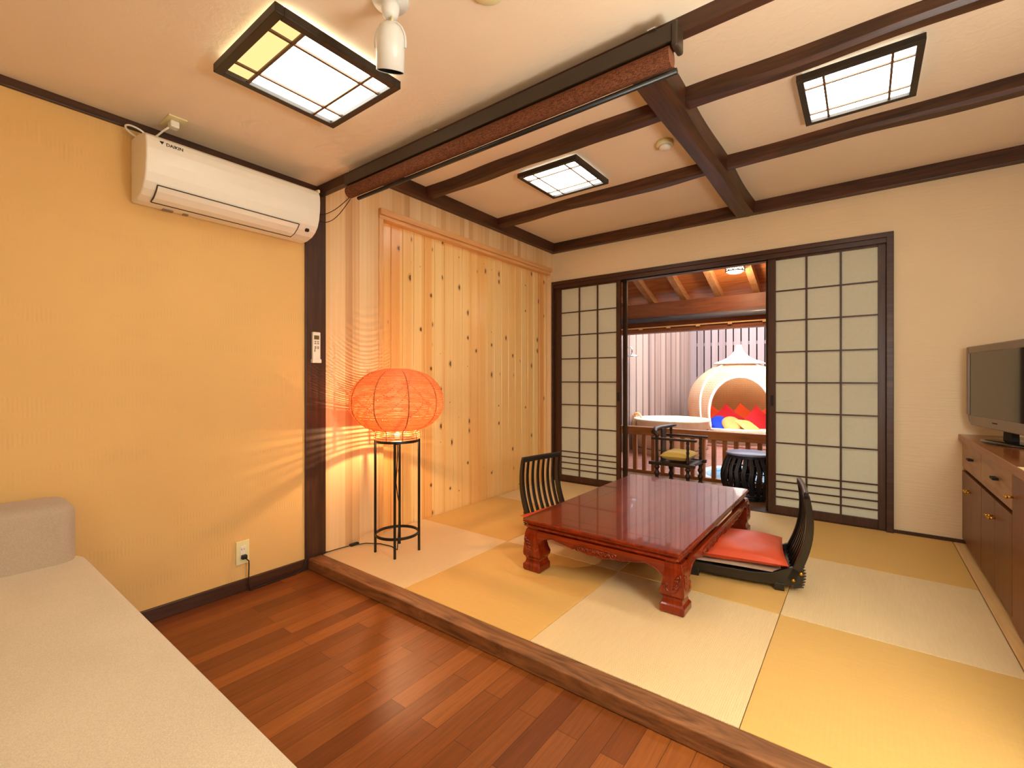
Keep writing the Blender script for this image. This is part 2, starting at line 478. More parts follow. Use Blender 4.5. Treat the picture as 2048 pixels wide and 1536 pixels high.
# back wall around the wide opening
bw = B(); bw.box(-.12, 0, 2.07, XR+.1, .12, ZT+.1); bw.box(2.765, 0, -.1, XR+.1, .12, 2.07); bw.box(-.12, 0, -.16, 2.765, .12, -.03)
struct('wall_back', 'cream papered wall around the shoji opening', bw, 'plaster_washi')
# cedar wall, left of the tatami: thick part in front and a strip above the recess
cw = B(); cw.box(-.14, -2.582, -.06, 0, -2.193, ZT); cw.box(-.14, -2.193, 2.205, 0, .12, ZT); cw.box(-.14, -.045, -.06, 0, .12, 2.205); cw.box(-.2, -2.582, -.06, -.14, .12, ZT)
struct('wall_left_rear', 'pale cedar board wall beside the tatami', cw, 'cedar')
kp = B(); x = -2.155; i = 0
while x < -.06:
    x1 = min(x+.104, -.055)
    kp.box(-.13, x+.0016, -.04, -.048, x1-.0016, 2.2); x = x1
struct('wall_left_panel', 'knotty pine tongue and groove panel recessed in the cedar wall', kp, 'pine', bevel=.003, seg=1)
tr = B(); tr.box(-.13, -2.193, -.04, .008, -2.157, 2.205)
struct('trim_1', 'upright pine edging at the left of the knotty panel', tr, 'pine_trim_z', bevel=.003)
tr = B(); tr.box(-.13, -2.193, 2.165, .03, -.055, 2.205); tr.box(-.13, -2.193, 2.14, .012, -.055, 2.165)
struct('trim_2', 'long pine ledge above the knotty panel', tr, 'pine_trim', bevel=.004)
# posts and trims
struct('trim_3', 'dark wooden corner post between plaster and cedar', B().box(-.12, -2.711, ZF, .012, -2.582, ZC+.02), 'dark_z', bevel=.004)
struct('trim_4', 'dark ceiling trim above the plaster wall', B().box(-.02, YB, 2.165, .018, -2.62, ZC), 'dark_y', bevel=.002)
struct('baseboard_left', 'dark baseboard below the plaster wall', B().box(-.02, YB, ZF, .014, -2.70, .003), 'dark_y', bevel=.002)
struct('trim_5', 'dark ceiling trim above the cedar wall', B().box(-.02, -2.60, 2.37, .05, -.02, ZT), 'beam_y', bevel=.003)
struct('trim_6', 'dark ceiling beam above the shoji wall', B().box(-.02, -.055, 2.37, XR, .02, ZT), 'beam_x', bevel=.004)
struct('trim_7', 'dark board where the lower ceiling ends', B().box(0, -2.64, 2.148, XR, -2.60, ZC+.005), 'dark_x', bevel=.002)
struct('wall_step', 'plaster riser between the two ceilings', B().box(0, -2.635, ZC, XR, -2.60, ZT+.05), 'plaster_ceiling')
struct('trim_8', 'worn brown timber step along the tatami edge', B().box(0.0, -2.695, ZF, XR, YS, .002), 'step', bevel=.006, seg=3)
struct('trim_9', 'pale wooden floor strip in front of the sideboard', B().box(3.062, -2.604, -.04, 3.135, -.004, .0), 'strip', bevel=.002)
struct('baseboard_back', 'thin dark baseboard right of the shoji', B().box(2.765, -.012, -.03, XR, .01, .022), 'dark_x')
# rough ceiling joists
def joist(name, label, x0, x1, y, w, zb, seed, mat='beam_x'):
    rnd = random.Random(seed); b = B(); n = 26; rings = []
    ph = [rnd.uniform(0, 6) for _ in range(6)]
    for i in range(n+1):
        t = x0+(x1-x0)*i/n
        d = .007*math.sin(t*3.1+ph[0])+.004*math.sin(t*9+ph[1]); e = .006*math.sin(t*4.2+ph[2])+.004*math.sin(t*11+ph[3]); g = .006*math.sin(t*5.3+ph[4])
        rings.append([(t, y-w/2+d, ZT+.004), (t, y-w/2+d, zb+.018+g), (t, y-w/2+.014+d, zb+g), (t, y+w/2-.014+e, zb+g), (t, y+w/2+e, zb+.018+g), (t, y+w/2+e, ZT+.004)])
    b.loft(rings)
    return struct(name, label, b, mat)
joist('trim_10', 'rough dark joist nearest the blind, left of the heavy beam', .04, 1.80, -1.775, .085, 2.395, 1)
joist('trim_11', 'rough dark joist nearest the blind, right of the heavy beam', 1.90, XR, -1.79, .085, 2.395, 2)
joist('trim_12', 'rough dark joist nearest the shoji, left of the heavy beam', .04, 1.80, -.945, .08, 2.395, 3)
joist('trim_13', 'rough dark joist nearest the shoji, right of the heavy beam', 1.90, XR, -.955, .08, 2.395, 4)
b = B(); rings = []
rnd = random.Random(9)
for i in range(25):
    y = -2.60+(2.545)*i/24; d = .005*math.sin(y*4); e = .005*math.sin(y*6+1)
    rings.append([(1.785+d, y, ZT+.004), (1.785+d, y, 2.365), (1.797+d, y, 2.352), (1.872+e, y, 2.35), (1.905+e, y, 2.372), (1.915+e, y, ZT+.004)])
b.loft(rings)
struct('trim_14', 'heavy dark ceiling beam running away from the blind', b, 'beam_y')

# ------------------------------------------------------------------ tatami mats
xs = [.0, .757, 1.529, 2.301, 3.06]; ys = [-2.602, -1.750, -.883, -.004]
rows = ['front row', 'middle row', 'row along the shoji']; cols = ['at the cedar wall', 'second from the cedar wall', 'third from the cedar wall', 'beside the sideboard']
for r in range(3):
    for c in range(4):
        gold_sheen = (r+c) % 2 == 1  # alternate mats carry the painted golden sheen
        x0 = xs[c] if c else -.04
        o = B().box(x0+.0012, ys[r]+.0012, -.03, xs[c+1]-.0012, ys[r+1]-.0012, 0).build('tatami_mat', 'tatami_sheen_gold' if gold_sheen else 'tatami_sheen_pale', bevel=.0025, seg=2)
        tag(o, '%s borderless tatami mat, %s, %s' % ('golden-sheen' if gold_sheen else 'pale-sheen', rows[r], cols[c]), 'tatami mat', 'borderless tatami mats')
# small trims under mats at the recess
# ------------------------------------------------------------------ shoji and door frame
fr = B()
fr.box(-.0, -.03, 2.035, 2.765, .12, 2.07)
fr.box(-.0, -.02, 2.0, 2.765, -.005, 2.036)
fr.box(0, -.03, 0, .022, .12, 2.04); fr.box(2.725, -.03, -.03, 2.765, .12, 2.04)
struct('trim_15', 'dark wooden frame around the shoji opening', fr, 'dark_x', bevel=.003)
struct('trim_16', 'dark grooved sill below the shoji', B().box(.0, -.006, -.04, 2.765, .12, .004), 'dark_x')
def shoji(name, label, x0, x1, px0, px1, mx, yc, hand_x):
    t = thing(name, label, 'shoji', (x0, yc, 0)); t['kind'] = 'structure'; del t['category']
    f = B()
    f.box(x0, yc-.014, .004, px0, yc+.014, 2.022); f.box(px1, yc-.014, .004, x1, yc+.014, 2.022)
    f.box(px0, yc-.014, .004, px1, yc+.014, .068); f.box(px0, yc-.014, 1.985, px1, yc+.014, 2.022)
    f.build('door_frame', 'dark_z', t, bevel=.002)
    l = B()
    for m in mx: l.box(m-.006, yc-.013, .068, m+.006, yc-.001, 1.985)
    zs = [1.742, 1.508, 1.266, 1.028, .795, .558, .312, .256, .196, .134]
    for z in zs: l.box(px0, yc-.012, z-.005, px1, yc-.002, z+.005)
    l.build('lattice', 'dark_x', t)
    p = B(); p.box(px0, yc-.001, .068, px1, yc+.0005, 1.985); p.build('paper', 'paper', t)
    h = B(); h.box(hand_x-.011, yc-.016, .845, hand_x+.011, yc-.0135, .93); h.build('finger_pull', 'shelf_black', t)
shoji('door_1', 'shoji screen at the cedar wall', .022, .752, .098, .712, [.31, .512], .02, .734)
shoji('door_2', 'shoji screen at the papered wall', 2.000, 2.724, 2.052, 2.68, [2.256, 2.468], .02, 2.027)
def glassdoor(name, label, x0, x1, w0, w1, y):
    t = thing(name, label, 'door', (x0, y, 0)); t['kind'] = 'structure'; del t['category']
    f = B(); f.box(x0, y-.013, .0, x0+w0, y+.013, 2.03); f.box(x1-w1, y-.013, .0, x1, y+.013, 2.03)
    f.box(x0+w0, y-.013, .0, x1-w1, y+.013, .05); f.box(x0+w0, y-.013, 1.99, x1-w1, y+.013, 2.03)
    f.build('door_frame', 'bronze', t, bevel=.002)
    B().box(x0+w0, y-.003, .05, x1-w1, y+.003, 1.99).build('glass_pane', 'glass', t)
glassdoor('door_3', 'bronze framed glass door slid behind the shoji at the cedar wall', .022, .795, .04, .04, .075)
glassdoor('door_4', 'bronze framed glass door slid behind the shoji at the papered wall', 1.975, 2.725, .045, .04, .075)
struct('trim_17', 'bronze sash rail above the opening', B().box(.0, .05, 2.0, 2.765, .12, 2.036), 'bronze', bevel=.003)

# ------------------------------------------------------------------ ceiling lights
def ceiling_light(label, cx, cy, zc, sx, sy, lit, dim=False, drop=.045):
    t = thing('ceiling_light', label, 'ceiling light', (cx, cy, zc), 0, 'square lattice ceiling lights')
    hx, hy = sx/2, sy/2; z0 = zc-drop; w = .028
    f = B()
    f.box(cx-hx, cy-hy, z0, cx+hx, cy-hy+w, z0+.03); f.box(cx-hx, cy+hy-w, z0, cx+hx, cy+hy, z0+.03)
    f.box(cx-hx, cy-hy+w, z0, cx-hx+w, cy+hy-w, z0+.03); f.box(cx+hx-w, cy-hy+w, z0, cx+hx, cy+hy-w, z0+.03)
    f.build('frame', 'fixture', t, bevel=.002)
    base = B(); base.box(cx-hx+.03, cy-hy+.03, z0+.03, cx+hx-.03, cy+hy-.03, zc-.001)
    base.build('fixture_body', 'diff_side' if dim else 'white', t)
    d = B(); zd = z0+.016
    def pl(xa, ya, xb, yb): d.box(xa, ya, zd, xb, yb, zd+.006)
    ix, iy = hx-w, hy-w
    if dim:
        d.mat(0); pl(cx-ix, cy-iy*.62, cx+ix, cy+iy); d.mat(1); pl(cx-ix, cy-iy, cx+ix, cy-iy*.62)
        d.build('diffuser', [lit, 'diff_dim'], t)
    else:
        pl(cx-ix, cy-iy, cx+ix, cy+iy); d.build('diffuser', lit, t)
    l = B()
    for s in (-.62, .62):
        l.box(cx+ix*s-.0048, cy-iy, z0+.006, cx+ix*s+.0048, cy+iy, z0+.013)
        l.box(cx-ix, cy+iy*s-.0048, z0+.004, cx+ix, cy+iy*s+.0048, z0+.011)
    l.build('lattice', 'lattice', t)
    return t
ceiling_light('dark framed lattice ceiling light glowing above the plank floor', .978, -3.223, ZC, .455, .47, 'diff_on', True, .05)
ceiling_light('dark framed lattice ceiling light over the tatami beside the smoke detector', .955, -1.376, ZT, .455, .46, 'diff_back')
ceiling_light('dark framed lattice ceiling light right of the heavy beam', 2.577, -1.404, ZT, .45, .47, 'diff_back')
ceiling_light('added dark framed lattice fill light behind the photographer, out of view', 2.3, -5.2, ZC, .455, .47, 'diff_on', False, .05)  # added unseen fixture, brightens the ceilings

# added fill lamps, unseen: round lanterns behind and beside the photographer
def fill_lantern(label, x, y, z, rad, m='lantern'):
    t = thing('fill_lantern', label, 'lamp', (x, y, ZF), 0, 'added fill lanterns near the photographer')
    B().sphere((x, y, z), rad, 14, .9).build('fill_lantern_shade', m, t)
    B().box(x-.012, y-.012, ZF+.02, x+.012, y+.012, z-rad*.88).build('pole', 'dark_z', t)
    B().lathe([(.14, ZF), (.14, ZF+.02), (.02, ZF+.03)], (x, y), 28).build('base', 'dark_x', t)
fill_lantern('added out-of-view fill lantern on a stand behind the photographer', 2.95, -5.25, 1.25, .20)
fill_lantern('added out-of-view fill lantern on a stand near the sideboard, right of the picture', 3.2, -2.98, 1.2, .20, 'fill_lantern_bright')

fill_lantern('added out-of-view fill lantern on a stand to the right of the photographer', 3.28, -3.95, 1.15, .15)

# spotlight
t = thing('ceiling_spotlight', 'white bullet spotlight hanging in a curved bracket from the ceiling', 'spotlight', (1.46, -3.235, ZC))
cx, cy = 1.46, -3.235
B().lathe([(.001, ZC-.012), (.052, ZC-.010), (.055, ZC-.004), (.055, ZC)], (cx, cy), 32).lathe([(.012, ZC-.058), (.022, ZC-.05), (.027, ZC-.03), (.027, ZC-.01)], (cx, cy), 24).build('canopy', 'white_metal', t)
rt = Vector((math.cos(.65), math.sin(.65), 0))
arc = [Vector((cx, cy, ZC-.125))+rt*(.046*math.cos(a))+Vector((0, 0, .062*math.sin(a))) for a in [PI*k/14 for k in range(15)]]
B().tube([arc[0]-Vector((0, 0, .02))]+arc+[arc[-1]-Vector((0, 0, .02))], .0035, 6).build('bracket', 'white_metal', t)
away = Vector((-.788, .615, 0)); TILT = Matrix.Translation((cx, cy, ZC-.135)) @ Matrix.Rotation(math.radians(24), 4, away.cross(Vector((0, 0, 1)))) @ Matrix.Translation((-cx, -cy, -(ZC-.135)))
def tilted(b): b.v = [tuple(TILT @ Vector(p)) for p in b.v]; return b
tilted(B().lathe([(.040, ZC-.205), (.042, ZC-.204), (.043, ZC-.13), (.040, ZC-.108), (.030, ZC-.088), (.012, ZC-.078), (.001, ZC-.076)], (cx, cy), 32, cap=False)).build('lamp_head', 'white_metal', t, solid=.002)
tilted(B().lathe([(.001, ZC-.150), (.037, ZC-.150), (.039, ZC-.203), (.0385, ZC-.2035)], (cx, cy), 24, cap=False)).build('reflector', 'shelf_black', t)
B().tube([(cx+.005, cy, ZC-.05), (cx+.014, cy-.004, ZC-.062), (cx+.006, cy, ZC-.072), (cx+.002, cy, ZC-.08)], .004, 6).build('cord', 'cream', t)

# smoke detectors
t = thing('smoke_detector', 'round cream smoke detector on the ceiling left of the heavy beam', 'smoke detector', (1.66, -1.39, ZT))
B().lathe([(.048, ZT), (.05, ZT-.02), (.044, ZT-.026)], (1.66, -1.39), 32).build('base', 'cream', t)
B().lathe([(.034, ZT-.026), (.034, ZT-.038), (.024, ZT-.045), (.001, ZT-.046)], (1.66, -1.39), 32).build('sensor_dome', 'white', t)
t = thing('smoke_detector', 'small round detector at the top picture edge, right of the spotlight', 'smoke detector', (1.72, -3.085, ZC))
B().lathe([(.045, ZC), (.046, ZC-.012), (.036, ZC-.02), (.001, ZC-.021)], (1.72, -3.085), 32).build('base', 'cream', t)

# ------------------------------------------------------------------ air conditioner
t = thing('air_conditioner', 'white wall air conditioner under the ceiling trim on the plaster wall', 'air conditioner', (0, -3.12, 1.83))
Y0, Y1 = -3.515, -2.735
prof = [(.002, 1.84), (.03, 1.834), (.08, 1.836), (.13, 1.848), (.165, 1.868), (.19, 1.895), (.205, 1.93), (.214, 1.98), (.216, 2.03), (.213, 2.062), (.204, 2.082), (.185, 2.096), (.12, 2.112), (.05, 2.120), (.002, 2.120)]
B().prism(prof, 'y', Y0, Y1).build('body', 'white', t, bevel=.008, seg=3)
def off(p, d):   # push outwards a little
    return (p[0]+d, p[1]-d*.6)
fl = [(.096, 1.838), (.135, 1.8475), (.168, 1.868), (.188, 1.889)]
b = B(); b.loft([[(x+.002, Y0+.05, z-.003) for x, z in fl]+[(x-.006, Y0+.05, z+.006) for x, z in reversed(fl)],
                 [(x+.002, Y1-.11, z-.003) for x, z in fl]+[(x-.006, Y1-.11, z+.006) for x, z in reversed(fl)]])
b.build('flap', 'white', t)
def acpt(s):  # outline of the flap gap
    return (fl[0] if s == 0 else fl[-1])
b = B()
for x, z in (fl[0], fl[-1]):
    b.tube([(x+.0025, Y0+.047, z-.0035), (x+.0025, Y1-.107, z-.0035)], .0026, 5)
for y in (Y0+.047, Y1-.107):
    b.tube([(x+.001, y, z-.002) for x, z in fl], .0022, 5)
b.build('flap_gap', 'grey_line', t)
B().box(.168, -2.80, 1.862, .186, -2.785, 1.876).build('receiver_window', 'shelf_black', t)
for ya, yb in ((-3.41, -3.37), (-3.33, -3.31)): B().box(.03, ya, 1.829, .05, yb, 1.834).build('warning_label', 'tvgrey', t)
b = B(); b.box(.0, -2.745, 2.085, .205, -2.733, 2.10); b.build('grille_mark', 'cream', t)
fc = bpy.data.curves.new('lettering', 'FONT'); fc.body = 'DAIKIN'; fc.size = .019; fc.extrude = .0004; fc.offset = .0004
fo = bpy.data.objects.new('tmp', fc); COL.objects.link(fo)
bpy.context.view_layer.update()
me = bpy.data.meshes.new_from_object(fo.evaluated_get(bpy.context.evaluated_depsgraph_get()))
bpy.data.objects.remove(fo)
R_ = Matrix(((0, 0, 1), (1, 0, 0), (0, 1, 0))).to_4x4()
me.transform(Matrix.Translation((.2135, -3.445+3.12, 2.055-1.83)) @ R_)
me.materials.append(MAT['shelf_black'])
lo = bpy.data.objects.new('lettering', me); COL.objects.link(lo); lo.parent = t
B().prism([(-3.468, 2.068), (-3.452, 2.070), (-3.459, 2.056)], 'x', .2125, .2145).build('logo_mark', 'shelf_black', t)
# ceiling outlet and white cord
t = thing('ceiling_outlet', 'square cream outlet plate on the ceiling above the air conditioner', 'power outlet', (.155, -3.40, ZC))
B().box(.095, -3.435, ZC-.006, .215, -3.365, ZC).build('plate', 'cream', t, bevel=.002)
t = thing('power_plug', 'white plug and looping cord from the ceiling outlet to the air conditioner', 'power cord', (.165, -3.40, ZC-.006))
B().box(.145, -3.42, ZC-.036, .185, -3.385, ZC-.006).build('plug', 'white', t, bevel=.006, seg=3)
cp = [(.155, -3.415, ZC-.03), (.13, -3.43, ZC-.045), (.09, -3.45, ZC-.07), (.06, -3.462, ZC-.084)]
B().tube(cp, .004, 8).build('cord', 'white', t)
lp = [(.058+.022*math.cos(a), -3.505+.042*math.sin(a)*-1, 2.136+.016*math.sin(a+.6)) for a in [PI*2*k/28-1.4 for k in range(26)]]
B().tube(lp, .004, 8).build('cord_loop', 'white', t)

# wall outlet
t = thing('wall_outlet', 'ivory double outlet low on the plaster wall', 'power outlet', (0, -3.05, .08))
B().box(0, -3.083, .083, .007, -3.018, .204).build('plate', 'cream', t, bevel=.002)
B().box(.006, -3.064, .112, .009, -3.037, .178).build('socket', 'white', t, bevel=.001)
B().box(.0085, -3.058, .157, .0095, -3.056, .167).box(.0085, -3.046, .157, .0095, -3.044, .166).build('slots', 'shelf_black', t)

# remote control on the post
t = thing('remote_control', 'white air conditioner remote with green display on the dark post', 'remote control', (.012, -2.65, 1.16))
B().box(.012, -2.676, 1.165, .032, -2.628, 1.332).build('body', 'white', t, bevel=.005, seg=3)
B().box(.0315, -2.670, 1.288, .0328, -2.638, 1.312).build('display', 'lcd', t)
b = B()
for zz in (1.275, 1.264, 1.244, 1.236): b.box(.0315, -2.667, zz-.003, .0327, -2.656, zz+.003).box(.0315, -2.650, zz-.003, .0327, -2.640, zz+.003)
b.box(.0315, -2.668, 1.215, .0327, -2.662, 1.23)
b.build('buttons', 'tvgrey', t)
B().box(.012, -2.68, 1.150, .036, -2.624, 1.172).build('holder', 'white', t, bevel=.003)

# ------------------------------------------------------------------ roller blind
t = thing('roller_blind', 'rolled reed blind with dark box under the ceiling step', 'roller blind', (1.25, -2.68, 2.148))
XL, XR2 = .385, 2.13
B().box(XL, -2.70, 2.092, XR2, -2.641, 2.148).build('head_box', 'box', t, bevel=.003)
B().box(XR2, -2.705, 2.07, XR2+.02, -2.641, 2.152).build('end_cap', 'box', t, bevel=.008, seg=3)
b = B(); pr = [(-2.672+.030*math.cos(a), 2.062+.032*math.sin(a)) for a in [2*PI*k/20 for k in range(20)]]
b.prism(pr, 'x', XL+.008, XR2-.008, smooth=False); b.build('reed_roll', 'blind', t)
B().tube([(XL+.07, -2.66, 2.018), (XR2+.005, -2.66, 2.018)], .0095, 10).build('bottom_bar', 'black', t)
for xx in (XL+.05, 1.1, XR2-.06): B().box(xx-.012, -2.71, 2.147, xx+.012, -2.64, 2.151).build('bracket', 'steel', t)
pts = [(XL+.02, -2.66, 2.045)]
c1 = [(.40-.36*s, -2.665, 2.045-.045*math.sin(PI*s*.8)-.0*s) for s in [k/14 for k in range(15)]]
c2 = [(.395-.37*s, -2.668, 2.045-.115*math.sin(PI*min(1, s*.75+.05))+.03*s) for s in [k/14 for k in range(15)]]
B().tube(c1, .0022, 5).tube(c2, .0022, 5).build('pull_chain', 'bronze', t)

# ------------------------------------------------------------------ lantern floor lamp
LX, LY = .325, -2.297
t = thing('floor_lamp', 'round orange reed lantern on a tall black metal stand', 'floor lamp', (LX, LY, 0))
prof = []
def shade_r(z):
    zc, a, up_, dn = .908, .278, .209, .178
    if z >= zc: q = (z-zc)/up_; return a*max(0, 1-q**2.3)**(1/2.3)
    q = (zc-z)/dn; r = a*max(0.0, 1-q**2.2)**(1/2.2)
    return max(r, .134+.10*max(0, .735-z)*.6 if z < .78 else 0)
sh = B(); z = .694
while z < 1.112:
    r = shade_r(z); n = 56
    wob = random.uniform(-.001, .001)
    sh.tube([(LX+r*math.cos(2*PI*k/n), LY+r*math.sin(2*PI*k/n), z+wob) for k in range(n)], .0032, 6, closed=True)
    dr = abs(shade_r(z+.003)-shade_r(z-.003))/.006
    z += .0098/math.sqrt(1+dr*dr) if z > .735 else .0112
r = shade_r(z)
while r > .012:
    sh.tube([(LX+r*math.cos(2*PI*k/24), LY+r*math.sin(2*PI*k/24), 1.117-.004*(r/.1)) for k in range(24)], .0032, 5, closed=True); r -= .0095
sh.build('lamp_shade', 'reed', t)
rb = B()
for k in range(9):
    a = 2*PI*k/9+.25
    pts = []
    for i in range(26):
        zz = .69+(1.112-.69)*i/25; r = shade_r(zz)+.001
        pts.append((LX+r*math.cos(a), LY+r*math.sin(a), zz))
    rb.tube(pts, .0032, 6)
rb.build('shade_ribs', 'reed_rib', t)
inner = B()
for k in range(7):
    a = 2*PI*k/7
    inner.tube([(LX+(.06+.13*math.sin(PI*i/16))*math.cos(a+i*.12), LY+(.06+.13*math.sin(PI*i/16))*math.sin(a+i*.12), .73+.30*i/16) for i in range(17)], .003, 5)
inner.build('inner_hoops', 'reed_rib', t)
B().sphere((LX, LY, .716), .017, 10).build('bulb', 'bulb', t)
B().lathe([(.014, .688), (.014, .698), (.01, .70)], (LX, LY), 16).build('lamp_socket', 'white', t)
pl = bpy.data.lights.new('bulb_light', 'POINT'); pl.energy = P_BULB; pl.color = (1, .62, .32); pl.shadow_soft_size = .006
po = bpy.data.objects.new('bulb_light', pl); COL.objects.link(po); po.location = (0, 0, .742); po.parent = t
for sx, sy in ((-1, -1), (1, -1), (-1, 1), (1, 1)):
    x, y = LX+sx*.0925, LY+sy*.0925
    B().box(x-.0055, y-.0055, 0, x+.0055, y+.0055, .688).build('leg', 'black', t)
for zc, nm in ((.680, 'upper_ring'), (.114, 'lower_ring')):
    n = 40; rings = []
    for k in range(n):
        a = 2*PI*k/n; c, s_ = math.cos(a), math.sin(a)
        rings.append([(LX+.1245*c, LY+.1245*s_, zc-.008), (LX+.1305*c, LY+.1305*s_, zc-.008), (LX+.1305*c, LY+.1305*s_, zc+.008), (LX+.1245*c, LY+.1245*s_, zc+.008)])
    B().loft(rings, closed=True).build(nm, 'black', t)
bb = B(); bb.bar((LX-.127, LY, .678), (LX+.127, LY, .678), .012, .006).bar((LX, LY-.127, .678), (LX, LY+.127, .678), .012, .006); bb.lathe([(.012, .652), (.02, .66), (.02, .69)], (LX, LY), 12)
bb.build('socket_holder', 'black', t)
cd = [(LX, LY, .655), (LX+.004, LY, .60), (LX-.008, LY+.004, .52), (LX-.012, LY, .42), (LX-.004, LY+.006, .34), (LX+.012, LY+.01, .27), (LX+.008, LY+.006, .20), (LX+.010, LY, .10), (LX+.0, LY, .008), (LX-.08, LY+.02, .006), (.15, -2.29, .006), (.07, -2.34, .006), (.03, -2.42, .007), (.022, -2.50, .008), (.022, -2.60, .010)]
B().tube(cd, .0032, 6).build('cord', 'rubber', t)
B().box(.018, -2.43, .001, .042, -2.37, .016).build('cord_switch', 'rubber', t, bevel=.004)
cd2 = [(.022, -2.58, .012), (.022, -2.69, .012), (.022, -2.715, .006), (.024, -2.73, -.04), (.026, -2.78, ZF+.005), (.03, -2.9, ZF+.005), (.03, -3.0, ZF+.005), (.038, -3.03, ZF+.006), (.036, -3.035, -.02), (.030, -3.03, .07), (.034, -3.032, .10), (.02, -3.048, .121)]
t = thing('extension_cord', 'black cord running from the ivory outlet along the baseboard to the lantern', 'power cord', (.022, -2.8, ZF))
B().tube(cd2, .0034, 6).build('cord', 'rubber', t)
B().box(.009, -3.062, .112, .032, -3.036, .134).build('plug', 'rubber', t, bevel=.005)

# ------------------------------------------------------------------ low table
TX0, TX1, TY0, TY1, TZ = 1.098, 1.963, -2.065, -.55, .286
t = thing('low_table', 'glossy red lacquered low table with carved legs', 'table', ((TX0+TX1)/2, (TY0+TY1)/2, 0))
def rrect(x0, y0, x1, y1, z, r=.02, n=5):
    out = []
    for cx, cy, a0 in ((x1-r, y0+r, -PI/2), (x1-r, y1-r, 0), (x0+r, y1-r, PI/2), (x0+r, y0+r, PI)):
        for k in range(n+1):
            a = a0+PI/2*k/n; out.append((cx+r*math.cos(a), cy+r*math.sin(a), z))
    return out
def ins(d, z, r=.02): return rrect(TX0+d, TY0+d, TX1-d, TY1-d, z, max(.004, r-d*.5))
B().loft([ins(.006, .268), ins(.0, .272), ins(.0, TZ-.006), ins(.004, TZ)]).build('tabletop', 'rose_y', t)
B().loft([ins(.03, .228), ins(.026, .236), ins(.012, .243), ins(.016, .250), ins(.022, .256), ins(.012, .262), ins(.010, .2685)]).build('moulding', 'rose_y', t)
il = B(); d = .135
for a, b_ in (((TX0+d, TY0+d), (TX1-d, TY0+d)), ((TX1-d, TY0+d), (TX1-d, TY1-d)), ((TX1-d, TY1-d), (TX0+d, TY1-d)), ((TX0+d, TY1-d), (TX0+d, TY0+d))):
    il.bar((a[0], a[1], TZ), (b_[0], b_[1], TZ), .0028, .0008)
il.build('inlay_line', 'rose_x', t)
FX0, FX1, FY0, FY1 = 1.098, 1.973, -2.052, -.555   # outer faces of the feet
LW = .11
def leg(sx, sy):
    ox = FX0 if sx < 0 else FX1; oy = FY0 if sy < 0 else FY1
    def ring(out, inn, z):
        xa = ox-sx*out; xb = ox-sx*inn; ya = oy-sy*out; yb = oy-sy*inn
        p = [(xa, ya, z), (xb, ya, z), (xb, yb, z), (xa, yb, z)]
        return p if sx*sy > 0 else p[::-1]
    L = [(.006, .106, 0), (.0, .110, .008), (.0, .110, .036), (.010, .104, .046), (.013, .100, .062), (.010, .103, .072), (.002, .110, .084), (.0, .112, .10), (.002, .104, .125), (.004, .098, .15), (.006, .100, .185), (.008, .108, .205), (.014, .115, .229)]
    return B().loft([ring(*q) for q in L])
def spiral(c, u, v, r0, turns, sgn=1, n=26):
    return [tuple(Vector(c)+Vector(u)*(r0*(1-.78*i/n)*math.cos(sgn*2*PI*turns*i/n))+Vector(v)*(r0*(1-.78*i/n)*math.sin(sgn*2*PI*turns*i/n))) for i in range(n+1)]
for sx, sy in ((-1, -1), (1, -1), (1, 1), (-1, 1)):
    lo = leg(sx, sy).build('leg', 'rose_z', t, bevel=.003)
    cv = B()
    ox = FX0 if sx < 0 else FX1; oy = FY0 if sy < 0 else FY1
    for face in ('x', 'y'):
        if face == 'y': c0 = Vector((ox-sx*.05, oy-sy*.003, 0)); u = Vector((-sx, 0, 0))
        else: c0 = Vector((ox-sx*.003, oy-sy*.05, 0)); u = Vector((0, -sy, 0))
        v = Vector((0, 0, 1))
        P = lambda a, h: tuple(c0+u*a+v*h)
        cv.tube([P(-.03, .185), P(-.036, .165), P(-.028, .15), P(-.034, .135), P(-.024, .118), P(-.01, .10), P(.012, .096), P(.028, .106), P(.034, .12)], .0048, 6)
        cv.tube(spiral(P(.036, .124), u, v, .013, 1.3), .0042, 6)
        for k in range(4): cv.tube([P(-.028+.004*k, .172-.017*k), P(-.014+.004*k, .168-.017*k), P(-.008+.004*k, .160-.017*k)], [.006, .0055, .002], 6)
    cv.build('leg_carving', 'rose_x', lo)
